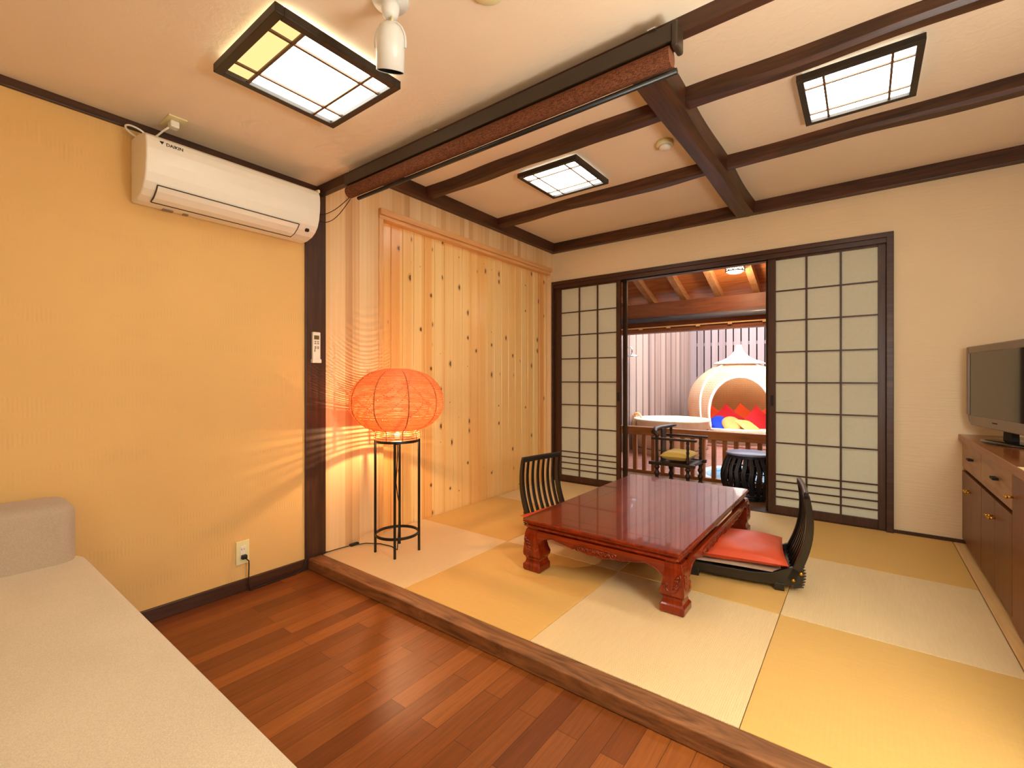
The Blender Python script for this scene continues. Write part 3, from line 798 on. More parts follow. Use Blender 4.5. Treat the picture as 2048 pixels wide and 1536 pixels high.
def apron(axis, fixed, a0, a1, sgn, nm):
    n = 60; top = .229; poly = []
    L = a1-a0
    def zb(s):
        e = min(s, L-s)
        if e < .07: return .150+.045*math.sin(PI/2*e/.07)
        if e < .12: return .195+.006*math.sin(PI*(e-.07)/.05)
        if e < .22: return .196-.018*(e-.12)/.10
        if e < .235: return .178+.008*math.sin(PI*(e-.22)/.015)
        return .176-.006*math.sin(PI*(e-.235)/(L/2-.235)/1.0*.5)-.003*math.cos(e*60)
    bot = [(a0+L*i/n, zb(L*i/n)) for i in range(n+1)]
    o = B().prism([(a0, top)]+bot+[(a1, top)], axis, fixed, fixed-sgn*.018)
    ob = o.build('apron', 'rose_x' if axis == 'y' else 'rose_y', t)
    cv = B(); f = fixed+sgn*.001
    P = (lambda a, h: (a, f, h)) if axis == 'y' else (lambda a, h: (f, a, h))
    u = Vector((1, 0, 0)) if axis == 'y' else Vector((0, 1, 0)); v = Vector((0, 0, 1))
    m = (a0+a1)/2; hw = (L/2-.24)
    rim = [P(m-hw, .182), P(m-hw-.006, .200), P(m-hw+.02, .208), P(m-hw*.5, .211), P(m, .212), P(m+hw*.5, .211), P(m+hw-.02, .208), P(m+hw+.006, .200), P(m+hw, .182)]
    cv.tube(rim, .004, 6)
    cv.tube([P(a0+L*i/n, zb(L*i/n)+.004) for i in range(n+1)], .0028, 5)
    k = -hw+.02; j = 0
    rr = random.Random(3)
    while k < hw-.01:
        cv.tube(spiral(P(m+k, .193+rr.uniform(-.003, .003)), u, v, .0125, 1.2, 1 if j % 2 else -1), .0038, 5)
        cv.tube([P(m+k+.008, .184), P(m+k+.018, .194), P(m+k+.016, .204)], [.003, .0055, .001], 5)
        cv.tube([P(m+k-.004, .204), P(m+k+.008, .200), P(m+k+.02, .205)], [.001, .0045, .001], 5)
        k += .03; j += 1
    cv.build('apron_carving', 'rose_z', ob)
apron('y', FY0+.006, FX0+.09, FX1-.09, -1, 'front'); apron('y', FY1-.006, FX0+.09, FX1-.09, 1, 'rear')
apron('x', FX1-.006, FY0+.09, FY1-.09, 1, 'right'); apron('x', FX0+.006, FY0+.09, FY1-.09, -1, 'left')

# ------------------------------------------------------------------ pillows and floor chairs
def pillow(b, w, d, h, n=18, pinch=.06, wr=.004, seed=1):
    rnd = random.Random(seed); ph = [rnd.uniform(0, 6) for _ in range(6)]
    for side in (1, -1):
        vs = []; fs = []
        for i in range(n+1):
            for j in range(n+1):
                u = -1+2*i/n; v = -1+2*j/n
                x = w/2*u*(1-pinch*(1-v*v)); y = d/2*v*(1-pinch*(1-u*u))
                k = max(0, (1-u**4)*(1-v**4))**.55
                z = side*h/2*k+wr*k*(math.sin(u*5+ph[0])*math.cos(v*4+ph[1])+.6*math.sin(v*11+u*3+ph[2])*u*u)
                vs.append((x, y, z))
        for i in range(n):
            for j in range(n):
                a = i*(n+1)+j; q = (a, a+n+1, a+n+2, a+1); fs.append(q if side > 0 else q[::-1])
        b.add(vs, fs, True)
    return b
def zaisu(label, loc, rz):
    t = thing('floor_chair', label, 'floor chair', loc, rz, 'legless floor chairs at the low table')
    w = .20
    # side rails, curved along the seat
    for sy in (-1, 1):
        top = [(.28, .078), (.18, .074), (.05, .070), (-.10, .070), (-.19, .080), (-.245, .108), (-.285, .125), (-.315, .11)]
        bot = [(-.318, .05), (-.25, .026), (-.12, .020), (.05, .022), (.20, .032), (.28, .048)]
        B().prism(top+bot, 'y', sy*w, sy*(w-.022)).build('side_rail', 'black_x', t, world=False, bevel=.003)
    b = B()
    rings = []
    for x, z in ((.27, .062), (.1, .056), (-.1, .052), (-.22, .056), (-.27, .075)):
        rings.append([(x, -w+.02, z), (x, w-.02, z), (x, w-.02, z+.010), (x, -w+.02, z+.010)])
    b.loft(rings); b.build('seat_board', 'black_x', t, world=False)
    for x in (.17, -.225):
        B().box(x-.022, -w-.005, 0, x+.022, w+.005, .038).build('foot', 'black_y', t, world=False, bevel=.003)
    # slatted back
    def bx(s):   # s 0 bottom .. 1 top : curved like a lazy S
        return -.275-.115*s-.030*math.sin(PI*s*.95)+.055*s*s, .06+.425*s
    def bk(s):
        x = -.285-.045*math.sin(s*PI*.5)-.05*s*s*.9+.035*math.sin(PI*s)*-1; return x+.03*math.sin(PI*s*s), .06+.425*s
    n = 14
    def post(y, th, name, wd=.022, s0=0, s1=1):
        rings = []
        for i in range(n+1):
            s = s0+(s1-s0)*i/n; x, z = bx(s)
            e = 1 if name != 'slat' else 1
            d = th*(1-.45*s)
            rings.append([(x-d/2, y-wd/2, z), (x+d/2, y-wd/2, z), (x+d/2, y+wd/2, z), (x-d/2, y+wd/2, z)])
        return B().loft(rings).build(name, 'black_z', t, world=False, bevel=.002)
    for y in (-w+.011, w-.011): post(y, .046, 'back_post')
    for k in range(6): post((-1+2*(k+1)/7)*(w-.012), .022, 'slat', .017)
    rings = []
    for i in range(9):
        y = -w+2*w*i/8; x, z = bx(1); c = .006*math.cos(PI*(y/w)/2)
        rings.append([(x-.012-c, y, z-.02), (x+.012-c, y, z-.02), (x+.012-c, y, z+.010), (x+.004-c, y, z+.018), (x-.008-c, y, z+.016)])
    B().loft(rings).build('top_rail', 'black_y', t, world=False, bevel=.003)
    B().box(-.30, -w, .05, -.262, w, .085).build('lower_rail', 'black_y', t, world=False, bevel=.004)
    for sy in (-1, 1):   # toothed hinge plate behind each post
        pts = [(-.285, .13)]
        for k in range(9):
            z = .150-.0145*k; x = -.318-.010*math.sin(k/8*PI); pts += [(x+.004, z), (x-.012, z-.003)]
        pts += [(-.285, .02)]
        B().prism(pts, 'y', sy*(w-.004), sy*(w-.018)).build('hinge_plate', 'black_z', t, world=False)
        for (px, pz) in ((-.285, .062), (-.318, .10)):
            B().tube([(px, sy*(w+.002), pz), (px, sy*(w+.006), pz)], .008, 10).build('rivet', 'brass', t, world=False)
    return t
z1 = zaisu('black slatted floor chair on the sideboard side of the red table', (2.01, -1.324, 0), PI+.17)
z2 = zaisu('black slatted floor chair on the cedar wall side of the red table', (1.05, -1.344, 0), -.166)
def zcush(label, loc, rz, mat, w=.53, d=.46, h=.055, seed=1, name='seat_cushion', grp='cushions on the floor chairs'):
    b = pillow(B(), w, d, h, 30, .035, .0035 if h < .05 else .0065, seed)
    o = b.build(name, mat); o.location = loc; o.rotation_euler = (0, 0, rz)
    return tag(o, label, 'cushion', grp)
zcush('thin beige pad under the orange cushion on the sideboard side', (2.02, -1.322, .083), PI+.17, 'beigecush', .46, .39, .024, 3, 'seat_pad', 'thin pads under the orange cushions')
zcush('orange satin cushion on the floor chair nearest the sideboard', (1.995, -1.312, .133), PI+.18, 'pink', .55, .47, .082, 1)
zcush('thin beige pad under the orange cushion on the cedar wall side', (1.04, -1.342, .083), -.166, 'beigecush', .46, .39, .024, 4, 'seat_pad', 'thin pads under the orange cushions')
zcush('orange satin cushion mostly hidden behind the table, on the floor chair nearest the cedar wall', (.998, -1.385, .117), -.14, 'pink', .50, .44, .05, 2)

# ------------------------------------------------------------------ sideboard and television
t = thing('sideboard', 'walnut sideboard with grey brown drawers and brass knobs at the right wall', 'sideboard', (3.3, -1.3, 0))
CX = 3.105; CE = -2.5
c = B(); c.box(CX+.02, CE, .05, XR-.002, -.002, .655); c.box(CX+.03, CE, 0, XR-.002, -.002, .05)
c.build('carcass', 'shelf_black', t)
B().box(CX-.018, CE, .662, XR-.002, -.001, .70).build('worktop', ['worktop_edge'], t, bevel=.002)
B().box(CX-.014, CE+.002, .6985, XR-.004, -.004, .7012).build('top_surface', 'worktop', t)
def hbar(y, z, o):
    B().box(CX-.024, y-.035, z-.005, CX-.003, y+.035, z+.006).build('handle', 'shelf_black', o, bevel=.002)
def knob(y, z, o):
    B().tube([(CX-.002, y, z), (CX-.026, y, z)], .0045, 8).tube([(CX-.026, y-.012, z), (CX-.026, y+.012, z)], .006, 8).build('knob', 'brass', o)
for y0, y1 in ((-.603, -.006), (-1.255, -.612)):
    o = B().box(CX, y0, .492, CX+.02, y1, .655).build('drawer', 'drawer', t, bevel=.0015); hbar(y0*.6+y1*.4, .583, o)
    ym = (y0+y1)/2
    for a, b_, ky in ((y0, ym-.0012, ym-.025), (ym+.0012, y1, ym+.03)):
        o = B().box(CX, a, .035, CX+.02, b_, .470).build('cabinet_door', 'cabinet', t, bevel=.0015); knob(ky, .385, o)
o = B().box(CX-.004, -1.90, .02, CX+.02, -1.286, .655).build('tall_door', 'cabinet_red', t, bevel=.0015); knob(-1.30, .555, o)
B().box(CX-.004, CE, .02, CX+.02, -1.905, .655).build('tall_door', 'cabinet_red', t, bevel=.0015)
o = B().box(3.088, -1.56, .7015, 3.26, -1.436, .7035).build('menu_card', ['papercard']); tag(o, 'cream printed card on the near end of the sideboard', 'card')
b = B()
for k in range(5): b.add([(3.10+.03*k, -1.46-.01*k, .7042), (3.115+.03*k, -1.45-.01*k, .7042), (3.125+.03*k, -1.462, .7042), (3.11+.03*k, -1.472, .7042)], [(0, 1, 2, 3)])
g = b.build('leaf_print', 'print'); g.parent = o
# television, turned towards the room
tv = thing('television', 'grey flat television on a swivel stand, on the sideboard', 'television', (3.19, -.518, .7012), PI/2+.17)
# local: screen faces -Y?  local x runs along the set, facing +y ; width 0.74
def tvb(): return B()
tw, th = .74, .475; z0 = .075
# set faces local +y
f = B(); f.box(-tw/2, -.03, z0+.06, -tw/2+.035, .025, z0+th); f.box(tw/2-.035, -.03, z0+.06, tw/2, .025, z0+th); f.box(-tw/2+.035, -.03, z0+th-.042, tw/2-.035, .025, z0+th)
f.prism([(-tw/2, z0+.06), (-tw/2+.02, z0+.02), (-tw/2+.06, z0+.0), (tw/2-.06, z0+.0), (tw/2-.02, z0+.02), (tw/2, z0+.06)], 'y', -.03, .02)
f.build('bezel', 'tvgrey', tv, world=False, bevel=.006, seg=3)
B().box(-tw/2+.034, .0, z0+.058, tw/2-.034, .019, z0+th-.04).build('screen', 'screen', tv, world=False)
B().box(-tw/2+.05, -.085, z0+.05, tw/2-.05, -.028, z0+th-.05).build('rear_housing', 'shelf_black', tv, world=False, bevel=.01)
B().box(-.03, .0205, z0+.032, .03, .0215, z0+.038).build('logo_mark', 'shelf_black', tv, world=False)
B().prism([(-.05, 0.02), (.05, 0.02), (.04, z0+.02), (-.04, z0+.02)], 'y', -.06, -.03).build('neck', 'shelf_black', tv, world=False)
B().lathe([(.2, 0), (.2, .008), (.17, .016), (.05, .020), (.001, .020)], (.02, -.045), 36, sx=1, sy=.5).build('base', 'screen', tv, world=False)
B().lathe([(.022, .012), (.024, .03), (.018, .036), (.001, .037)], (.043, -.066), 16).build('swivel_knob', 'steel', tv, world=False)

# ------------------------------------------------------------------ daybed
t = thing('daybed', 'oatmeal fabric daybed in the near left corner', 'sofa', (1.1, -4.3, ZF))
def softbox(x0, y0, z0, x1, y1, z1, r, n=4, sag=0):
    rings = []
    prof_ = [(r*(1-math.cos(PI/2*k/n)), z0+r*math.sin(PI/2*k/n)-0) for k in range(n+1)]
    for k in range(n+1):
        a = PI/2*k/n; d = r*(1-math.sin(a)); zz = z0+r-r*math.cos(a)
        rings.append(rrect(x0+d, y0+d, x1-d, y1-d, zz, max(.004, .06-d*.6), 6))
    for k in range(n+1):
        a = PI/2*k/n; d = r*(1-math.cos(a)); zz = z1-r+r*math.sin(a)
        rings.append(rrect(x0+d, y0+d, x1-d, y1-d, zz, max(.004, .06-d*.6), 6))
    return B().loft(rings, smooth=True)
softbox(.17, -5.3, .17, 2.25, -3.70, .382, .035).build('mattress', 'sofa', t)
softbox(.17, -5.28, .02, 2.23, -3.715, .172, .012).build('base', 'sofa_arm', t)
softbox(.06, -5.3, .02, .285, -3.735, .600, .045).build('armrest', 'sofa_arm', t)
b = B()
for x, y in ((.22, -3.78), (2.15, -3.78), (.22, -5.2), (2.15, -5.2)): b = B().box(x-.025, y-.025, ZF, x+.025, y+.025, .021); b.build('leg', 'dark_z', t)

# ------------------------------------------------------------------ veranda outside
struct('floor_veranda', 'wooden veranda floor outside the shoji', B().box(-.6, .12, -.12, 4.4, 1.30, -.05), 'engawa')
dk = B(); y = 1.30
while y < 7.0:
    dk.box(-.6, y, -.2, 4.4, y+.137, -.12); y += .14
struct('floor_deck', 'reddish wooden deck beyond the railing', dk, 'deck', bevel=.003, seg=1)
struct('floor_ground', 'ground under the deck', B().box(-1.2, .1, -.3, 5, 7.4, -.2), 'shelf_black')
# house wall continued outside
hw = B(); hw.box(-.7, .02, -.2, -.14, .12, 2.6); hw.box(XR+.1, .02, -.2, 4.5, .12, 2.6)
struct('wall_outside', 'outer face of the house beside the opening', hw, 'fence_l')
# roof
rf = B(); sl = -.366
def zr(y): return 2.575+sl*(y-.15)
nb = 14; ya = .12
for k in range(nb):
    y0 = ya+(2.35-ya)*k/nb; y1 = ya+(2.35-ya)*(k+1)/nb-.004
    rf.loft([[(-.7, y0, zr(y0)+.09), (-.7, y1, zr(y1)+.09), (-.7, y1, zr(y1)+.12), (-.7, y0, zr(y0)+.12)], [(4.4, y0, zr(y0)+.09), (4.4, y1, zr(y1)+.09), (4.4, y1, zr(y1)+.12), (4.4, y0, zr(y0)+.12)]])
struct('ceiling_veranda', 'sloping board roof over the veranda', rf, 'roof')
struct('ceiling_veranda_cover', 'roof covering above the boards', B().loft([[(-.75, .0, zr(0)+.125), (-.75, 2.4, zr(2.4)+.125), (-.75, 2.4, zr(2.4)+.16), (-.75, .0, zr(0)+.16)], [(4.45, .0, zr(0)+.125), (4.45, 2.4, zr(2.4)+.125), (4.45, 2.4, zr(2.4)+.16), (4.45, .0, zr(0)+.16)]]), 'shelf_black')
for k in range(-2, 10):
    x = .448+.4*k
    o = B().loft([[(x-.035, .12, zr(.12)), (x+.035, .12, zr(.12)), (x+.035, .12, zr(.12)+.092), (x-.035, .12, zr(.12)+.092)], [(x-.035, 2.3, zr(2.3)), (x+.035, 2.3, zr(2.3)), (x+.035, 2.3, zr(2.3)+.092), (x-.035, 2.3, zr(2.3)+.092)]]).build('trim_%d' % (20+k), 'rafter', kind='structure')
    o['label'] = 'veranda rafter'
struct('trim_40', 'thick brown beam carrying the veranda roof', B().box(-.6, 1.60, 1.70, 4.4, 1.72, 2.02), 'bigbeam', bevel=.004)
bt = B(); bt.box(-.6, 1.575, 1.700, 4.4, 1.60, 1.712); bt.box(-.6, 1.585, 1.645, 4.4, 1.72, 1.70)
struct('trim_41', 'brown rail below the veranda beam', bt.mat(0), 'bigbeam')
bt = B(); bt.box(-.6, 1.565, 1.700, 4.4, 1.584, 1.714)
for k in range(-2, 12): bt.box(.333+.352*k-.022, 1.560, 1.685, .333+.352*k+.022, 1.584, 1.701)
struct('trim_42', 'pale batten with small blocks below the veranda beam', bt, 'batten')
t = thing('outdoor_shade', 'grey rolled outdoor shade tube under the veranda beam', 'roller shade', (1.4, 1.52, 1.81))
B().tube([(-.5, 1.54, 1.80), (4.2, 1.54, 1.80)], .036, 16).build('shade_tube', 'tube_grey', t)
for x in (-.4, 4.1): B().box(x-.01, 1.52, 1.79, x+.01, 1.60, 1.85).build('bracket', 'black', t)
for x in (-.5, 4.3): struct('trim_4%d' % (3 if x < 0 else 4), 'veranda roof post', B().box(x-.05, 1.6, -.2, x+.05, 1.72, 1.66), 'rail_z')
# outdoor lamp
t = thing('veranda_lamp', 'small glowing round lamp with lattice band under the veranda roof', 'lamp', (1.547, 1.05, 2.25))
LXo, LYo = 1.547, 1.05
B().lathe([(.082, 2.165), (.084, 2.17), (.084, 2.252), (.075, 2.256)], (LXo, LYo), 28).lathe([(.001, 2.150), (.06, 2.150), (.07, 2.157), (.07, 2.165)], (LXo, LYo), 28).build('glass_globe', 'out_lamp', t)
lt = B()
for zz in (2.166, 2.252): lt.tube([(LXo+.09*math.cos(2*PI*k/28), LYo+.09*math.sin(2*PI*k/28), zz) for k in range(28)], .006, 6, closed=True)
for k in range(12):
    a = 2*PI*k/12; a2 = 2*PI*(k+.5)/12; a3 = 2*PI*(k+1)/12; P = lambda q, z: (LXo+.09*math.cos(q), LYo+.09*math.sin(q), z)
    lt.tube([P(a, 2.168), P(a2, 2.21), P(a, 2.25)], .004, 5); lt.tube([P(a3, 2.168), P(a2, 2.21), P(a3, 2.25)], .004, 5)
lt.build('lattice_band', 'beam_z', t)
vl = bpy.data.lights.new('lamp_light', 'POINT'); vl.energy = 9; vl.color = (1, .72, .45); vl.shadow_soft_size = .04
vo = bpy.data.objects.new('lamp_light', vl); COL.objects.link(vo); vo.location = (0, 0, -.17); vo.parent = t
B().lathe([(.05, 2.25), (.06, 2.29), (.06, zr(LYo)+.09)], (LXo, LYo), 20).build('mount', 'beam_z', t)

# railing
t = thing('veranda_railing', 'brown wooden railing between the veranda and the deck', 'railing', (1.4, 1.2, -.05))
B().box(-.48, 1.15, .40, 4.2, 1.25, .493).build('handrail', 'rail_x', t, bevel=.005)
B().box(-.48, 1.17, -.05, 4.2, 1.235, -.02).build('bottom_rail', 'rail_x', t, bevel=.003)
x = .301-.1116*6
while x < 4.1:
    if x < 2.9 or True: B().box(x-.021, 1.18, -.02, x+.021, 1.225, .40).build('baluster', 'rail_z', t, bevel=.002)
    x += .1116

# veranda chair
t = thing('veranda_armchair', 'dark antique wooden armchair standing by the railing', 'chair', (1.08, .72, -.05))
yn, yf = .5, .9; xl, xr = .93, 1.235; ZB = -.05
st = B(); st.box(xl-.08, yn-.022, .19, xr+.07, yn+.022, .222); st.box(xl-.05, yf-.022, .19, xr+.07, yf+.022, .222)
st.box(xr-.0, yn, .192, xr+.045, yf, .222); st.box(xl-.02, yn, .192, xl+.02, yf, .222); st.box(xl, yn, .20, xr+.02, yf, .214)
st.build('seat', 'chairw_x', t, bevel=.004)
def turned(x, y, z0, z1, r=.018):
    n = 22; prof = []
    for i in range(n+1):
        s = i/n; prof.append((r*(1+.28*math.sin(s*22))*(1 if s < .94 else .8), z0+(z1-z0)*s))
    return B().lathe(prof, (x, y), 14)
for x, y in ((xl, yn), (xr, yn), (xl+.01, yf), (xr+.01, yf)):
    turned(x, y, ZB, .192, .022).build('leg', 'chairw_z', t)
for x, y, zt in ((xl, yn, .525), (xr, yn, .445), (xl+.01, yf, .545), (xr+.01, yf, .455)):
    b = B(); b.box(x-.013, y-.013, .222, x+.013, y+.013, zt) if x < 1.1 and y < .6 else b.lathe([(.014*(1+.22*math.sin(s*2.4)), .222+(zt-.222)*s/12) for s in range(13)], (x, y), 10)
    b.build('arm_post', 'chairw_z', t)
for y in (yn, yf):
    B().box(xl-.05, y-.02, .445, xr+.085, y+.02, .468).build('armrest', 'chairw_x', t, bevel=.004)
B().tube([(xl+.035, yn-.05, .49), (xl-.02, yn-.03, .525), (xl-.035, yn+.06, .545), (xl-.02, yn+.18, .553), (xl+.005, yn+.30, .556), (xl+.02, yf, .558), (xl+.04, yf+.07, .558)], [.018, .028, .025, .022, .02, .017, .01], 10).build('crest_rail', 'chairw_y', t)
B().box(xl-.012, .64, .222, xl+.008, .76, .545).build('back_splat', 'chairw_z', t, bevel=.003)
o = pillow(B(), .285, .36, .10, 16, .06, .003, 5).build('seat_cushion', 'c_lemon'); o.location = (1.088, .70, .278); o.rotation_euler = (0, 0, .0)
tag(o, 'yellow cushion on the dark veranda armchair', 'cushion')

# drum stool
t = thing('drum_stool', 'black open wicker drum stool with blue grey top by the railing', 'stool', (1.745, .67, -.05))
SX, SY = 1.745, .67
B().lathe([(.001, .350), (.185, .350), (.20, .356), (.20, .365), (.19, .372), (.001, .372)], (SX, SY), 40).build('top', 'stool_top', t)
def sr(z): s = (z+.05)/.40; return .175+.062*math.sin(PI*s)
wv = B()
for k in range(24):
    a = 2*PI*k/24
    for off_ in (-.05, .0, .05):
        wv.tube([(SX+sr(z)*math.cos(a+off_+.03*math.sin(z*30+k)), SY+sr(z)*math.sin(a+off_+.03*math.sin(z*30+k)), z) for z in [-.045+.395*i/12 for i in range(13)]], .0085, 6)
for z in (-.04, -.02, .0, .335, .345):
    wv.tube([(SX+(sr(z))*math.cos(2*PI*k/32), SY+sr(z)*math.sin(2*PI*k/32), z) for k in range(32)], .011, 6, closed=True)
for k in range(20):
    a = 2*PI*(k+.5)/20
    for z in (.05, .12, .20, .27):
        wv.tube([(SX+(sr(z)-.004)*math.cos(a-.14), SY+(sr(z)-.004)*math.sin(a-.14), z), (SX+(sr(z)-.004)*math.cos(a+.14), SY+(sr(z)-.004)*math.sin(a+.14), z+.012)], .006, 5)
wv.build('wicker_body', 'stool_weave', t)

# fences
FXL = -.52; FYB = 6.62
t = thing('slatted_fence', 'tall brown slatted fence along the left of the deck', 'fence', (FXL, 3.6, -.2))
b = B(); y = .2; k = 0
while y < FYB:
    b.box(FXL-.03, y+.012, -.2, FXL+(.0 if k % 2 else .012), y+.138, 3.5); y += .15; k += 1
b.build('slats', 'fence_l', t)
B().box(FXL-.10, .15, -.2, FXL-.05, FYB+.1, 3.5).build('backing', 'fence_dark', t)
B().box(FXL-.05, .15, 3.5, FXL+.02, FYB-.01, 3.55).build('cap', 'fence_l', t)
t = thing('board_fence', 'grey brown board fence with open gaps behind the wicker pod', 'fence', (1.9, FYB, -.2))
b = B(); x = -.52
while x < 4.3:
    b.box(x+.013, FYB, -.2, x+.137, FYB+.025, 3.5); x += .15
b.build('boards', 'fence_b', t)
b = B()
for z in (.30, 1.05, 1.80, 2.45, 3.2): b.box(-.5, FYB+.026, z, 4.4, FYB+.05, z+.07)
b.build('rails', 'fence_b', t)
B().box(-.5, FYB+.10, -.2, 4.4, FYB+.14, 3.5).build('backing', 'fence_dark', t)
t = thing('slatted_fence', 'brown slatted fence on the far right of the deck, out of view', 'fence', (4.45, 3.6, -.2))
b = B(); y = .2
while y < FYB:
    b.box(4.43, y+.012, -.2, 4.46, y+.138, 3.5); y += .15
b.build('slats', 'fence_l', t)
B().box(4.47, .15, -.2, 4.5, FYB, 3.5).build('backing', 'fence_dark', t)

# wooden tub with spout
t = thing('wooden_bathtub', 'round pale wooden bathtub beyond the railing', 'bathtub', (.14, 3.35, -.12))
tc = (.14, 3.35)
B().lathe([(.52, -.12), (.55, .39), (.58, .40), (.585, .425), (.57, .432), (.525, .430), (.515, .41), (.50, .0), (.001, .0)], tc, 56).build('tub_wall', 'tub', t)
B().lathe([(.001, .36), (.505, .36)], tc, 40, cap=False).build('bath_water', 'water', t)
b = B()
for z in (-.02, .28): b.tube([(tc[0]+(.545)*math.cos(2*PI*k/48), tc[1]+.545*math.sin(2*PI*k/48), z) for k in range(48)], .006, 6, closed=True)
b.build('hoop', 'bronze', t)
t = thing('bath_spout', 'pale curved spout over the left rim of the wooden bathtub', 'faucet', (-.49, 3.35, -.12))
B().box(-.505, 3.32, -.12, -.445, 3.38, .46).build('stand', 'batten', t)
B().tube([(-.48, 3.35, .46), (-.47, 3.35, .487), (-.43, 3.35, .492), (-.40, 3.35, .48), (-.375, 3.35, .44), (-.37, 3.35, .415)], .017, 10).build('spout', 'batten', t)
t = thing('shower_head', 'chrome shower head on an arm beside the side fence', 'shower', (-.5, 3.05, 1.5))
B().tube([(-.488, 3.0, -.12), (-.488, 3.0, 1.56), (-.475, 3.0, 1.578), (-.40, 3.0, 1.578), (-.385, 3.0, 1.56), (-.38, 3.0, 1.47)], .011, 8).build('shower_arm', 'steel', t)
B().lathe([(.001, 1.425), (.095, 1.427), (.098, 1.437), (.05, 1.455), (.02, 1.48)], (-.38, 3.0), 24).build('shower_rose', 'steel', t)

# round sunken bath
t = thing('round_bath', 'round stone rimmed bath with pale blue water in the deck', 'bath', (1.66, 1.98, -.12))
B().lathe([(.72, -.12), (.72, -.09), (.70, -.082), (.64, -.082), (.62, -.09), (.62, -.13)], (1.66, 1.98), 56, cap=False).build('stone_rim', 'stone', t)
B().lathe([(.001, -.10), (.63, -.10)], (1.66, 1.98), 48, cap=False).build('bath_water', 'water', t)

# wicker pod
PXc, PYc = .72, 5.45
PZ = -.12
t = thing('wicker_pod', 'big bleached wicker dome daybed with pointed top on the deck', 'daybed', (PXc, PYc, PZ))
fa = math.atan2(-4.125-PYc, 2.6-PXc)+.02      # the opening looks back at the house
F = Vector((math.cos(fa), math.sin(fa), 0)); Rv = Vector((-math.sin(fa), math.cos(fa), 0))
def pod_r(z):
    # z above deck ground
    R, zc = .90, .62
    if z >= zc: q = (z-zc)/(1.42-zc); return max(.001, R*(1-q**2.1)**(1/1.7)) if q < 1 else .001
    q = (zc-z)/(zc+.30); return R*(1-.32*q**2.2)
def arch(u, z):
    """inside the doorway?"""
    W2, zb, ztop = .50, .16, 1.10
    if z < zb: return False
    zz = (z-zb)/(ztop-zb)
    if zz > 1: return False
    w = W2*(1-max(0, (zz-.25)/.75)**2.4)**.5 if zz > .25 else W2*(.93+.07*zz/.25)
    return abs(u) < w
NA, NZ = 160, 80
def podshell(inset, flip):
    vs, fs = [], []
    for i in range(NZ+1):
        z = PZ+(1.37-PZ)*i/NZ
        for k in range(NA):
            a = fa+2*PI*k/NA; r = pod_r(z)-inset
            vs.append((PXc+r*math.cos(a), PYc+r*math.sin(a), z))
    for i in range(NZ):
        z = PZ+(1.37-PZ)*(i+.5)/NZ
        for k in range(NA):
            a = 2*PI*(k+.5)/NA; r = pod_r(z); u = r*math.sin(a)
            if math.cos(a) > 0 and arch(u, z): continue
            q = (i*NA+k, i*NA+(k+1) % NA, (i+1)*NA+(k+1) % NA, (i+1)*NA+k); fs.append(q[::-1] if flip else q)
    return vs, fs
v, f_ = podshell(0, False); B().add(v, f_, True).build('outer_shell', 'rattan', t)
v, f_ = podshell(.035, True); B().add(v, f_, True).build('inner_shell', 'rattan_in', t)
B().lathe([(.44, 1.345), (.44, 1.365), (.40, 1.385), (.30, 1.42), (.20, 1.47), (.12, 1.54), (.075, 1.61), (.05, 1.68), (.045, 1.71), (.001, 1.712)], (PXc, PYc), 40).build('pointed_cap', 'rattan_white', t)
rim = []
W2, zb, ztop = .50, .16, 1.10
def edgew(zz): return W2*(1-max(0, (zz-.25)/.75)**2.4)**.5 if zz > .25 else W2*(.93+.07*zz/.25)
ts = [k/24 for k in range(25)]
side = [(edgew(s), zb+(ztop-zb)*s) for s in [1-(1-q)**2 for q in ts]]
for u, z in side: 
    r = pod_r(z); rim.append(Vector((PXc, PYc, 0))+F*math.sqrt(max(0, r*r-u*u))+Rv*u+Vector((0, 0, z)))
for u, z in reversed(side[:-1]):
    r = pod_r(z); rim.append(Vector((PXc, PYc, 0))+F*math.sqrt(max(0, r*r-u*u))-Rv*u+Vector((0, 0, z)))
B().tube(rim, .024, 8, closed=True).build('doorway_rim', 'rattan_white', t)
rb = B()
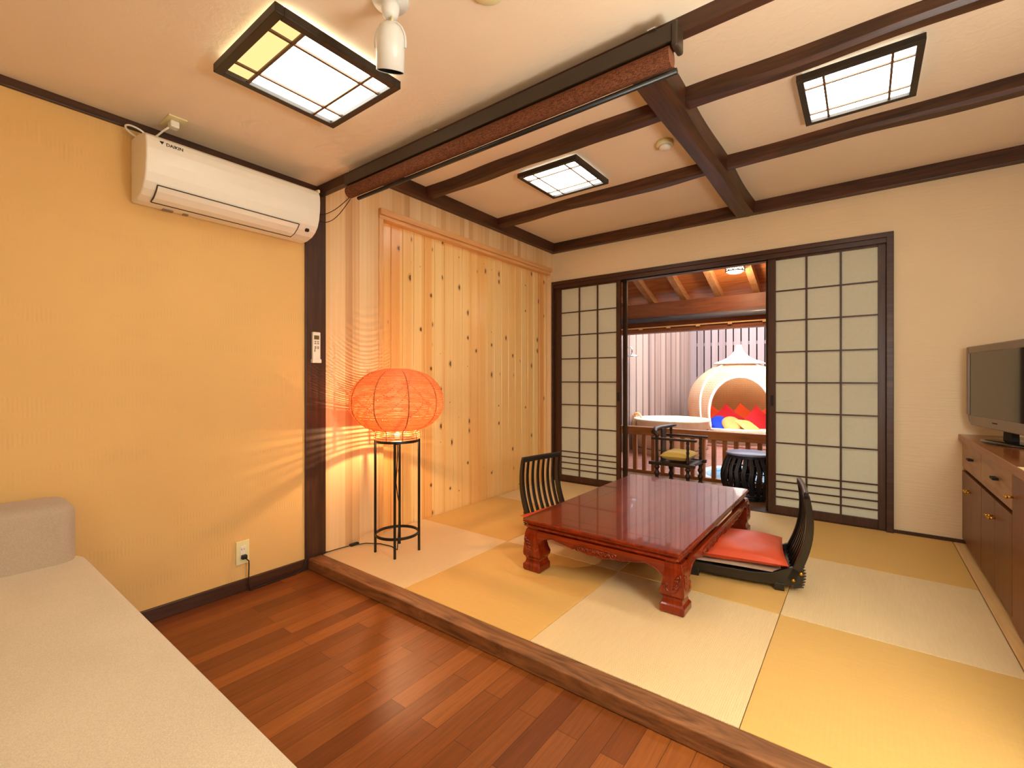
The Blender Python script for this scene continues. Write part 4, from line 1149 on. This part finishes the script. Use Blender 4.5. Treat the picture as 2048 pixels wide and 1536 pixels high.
for s in (-1, 1):
    pts = []
    for i in range(30):
        z = PZ+(1.34-PZ)*i/29; r = pod_r(z)+.006; a = fa+s*.80
        pts.append((PXc+r*math.cos(a), PYc+r*math.sin(a), z))
    rb.tube(pts, .02, 8)
rb.build('rib_band', 'rattan_white', t)
B().lathe([(.001, .02), (.78, .02), (.80, .06), (.80, .13), (.76, .16), (.001, .16)], (PXc, PYc), 48).build('mattress', 'rattan_white', t)
B().box(PXc-1.2, PYc-.95, PZ, PXc+1.3, PYc+.95, PZ+.025).build('platform', 'deck', t)
# cushions in the pod
def podc(label, u, d, z, w, h, mat, rx, ry, rz, seed, round_=False):
    if round_:
        o = B().lathe([(.001, -h/2*.55), (w*.30, -h/2), (w*.44, -h*.32), (w/2, 0), (w*.44, h*.32), (w*.30, h/2), (.001, h/2*.55)], (0, 0), 28).build('pod_cushion', mat)
    else: o = pillow(B(), w, w, h, 12, .07, .004, seed).build('pod_cushion', mat)
    p = Vector((PXc, PYc, 0))+F*d+Rv*u; o.location = (p.x, p.y, z)
    o.rotation_euler = (rx, ry, rz+fa+PI/2)
    return tag(o, label, 'cushion', 'cushions in the wicker pod')
# Rv points to the right seen from the house
podc('orange cushion at the far left inside the wicker pod', -.43, -.10, .32, .34, .10, 'c_orange', 1.25, .62, 0, 1)
podc('orange cushion at the back middle inside the wicker pod', .06, -.18, .33, .40, .10, 'c_orange', 1.25, .70, 0, 2)
podc('orange cushion at the far right inside the wicker pod', .52, -.02, .32, .40, .10, 'c_orange', 1.2, .75, 0, 3)
podc('crimson cushion left of the middle inside the wicker pod', -.19, .06, .31, .44, .11, 'c_red', 1.05, .72, 0, 4)
podc('crimson cushion right of the middle inside the wicker pod', .34, .12, .29, .46, .11, 'c_red', .95, .72, .1, 5)
podc('pale yellow square cushion lying at the front of the wicker pod', .12, .42, .235, .36, .08, 'c_yellow', .42, .1, .7, 6)
podc('round peach cushion leaning between the blue and yellow ones', -.13, .45, .245, .34, .12, 'c_peach', .75, .35, 0, 7, True)
podc('round blue cushion at the left of the pod doorway', -.34, .42, .25, .32, .12, 'c_blue', .9, .2, 0, 8, True)
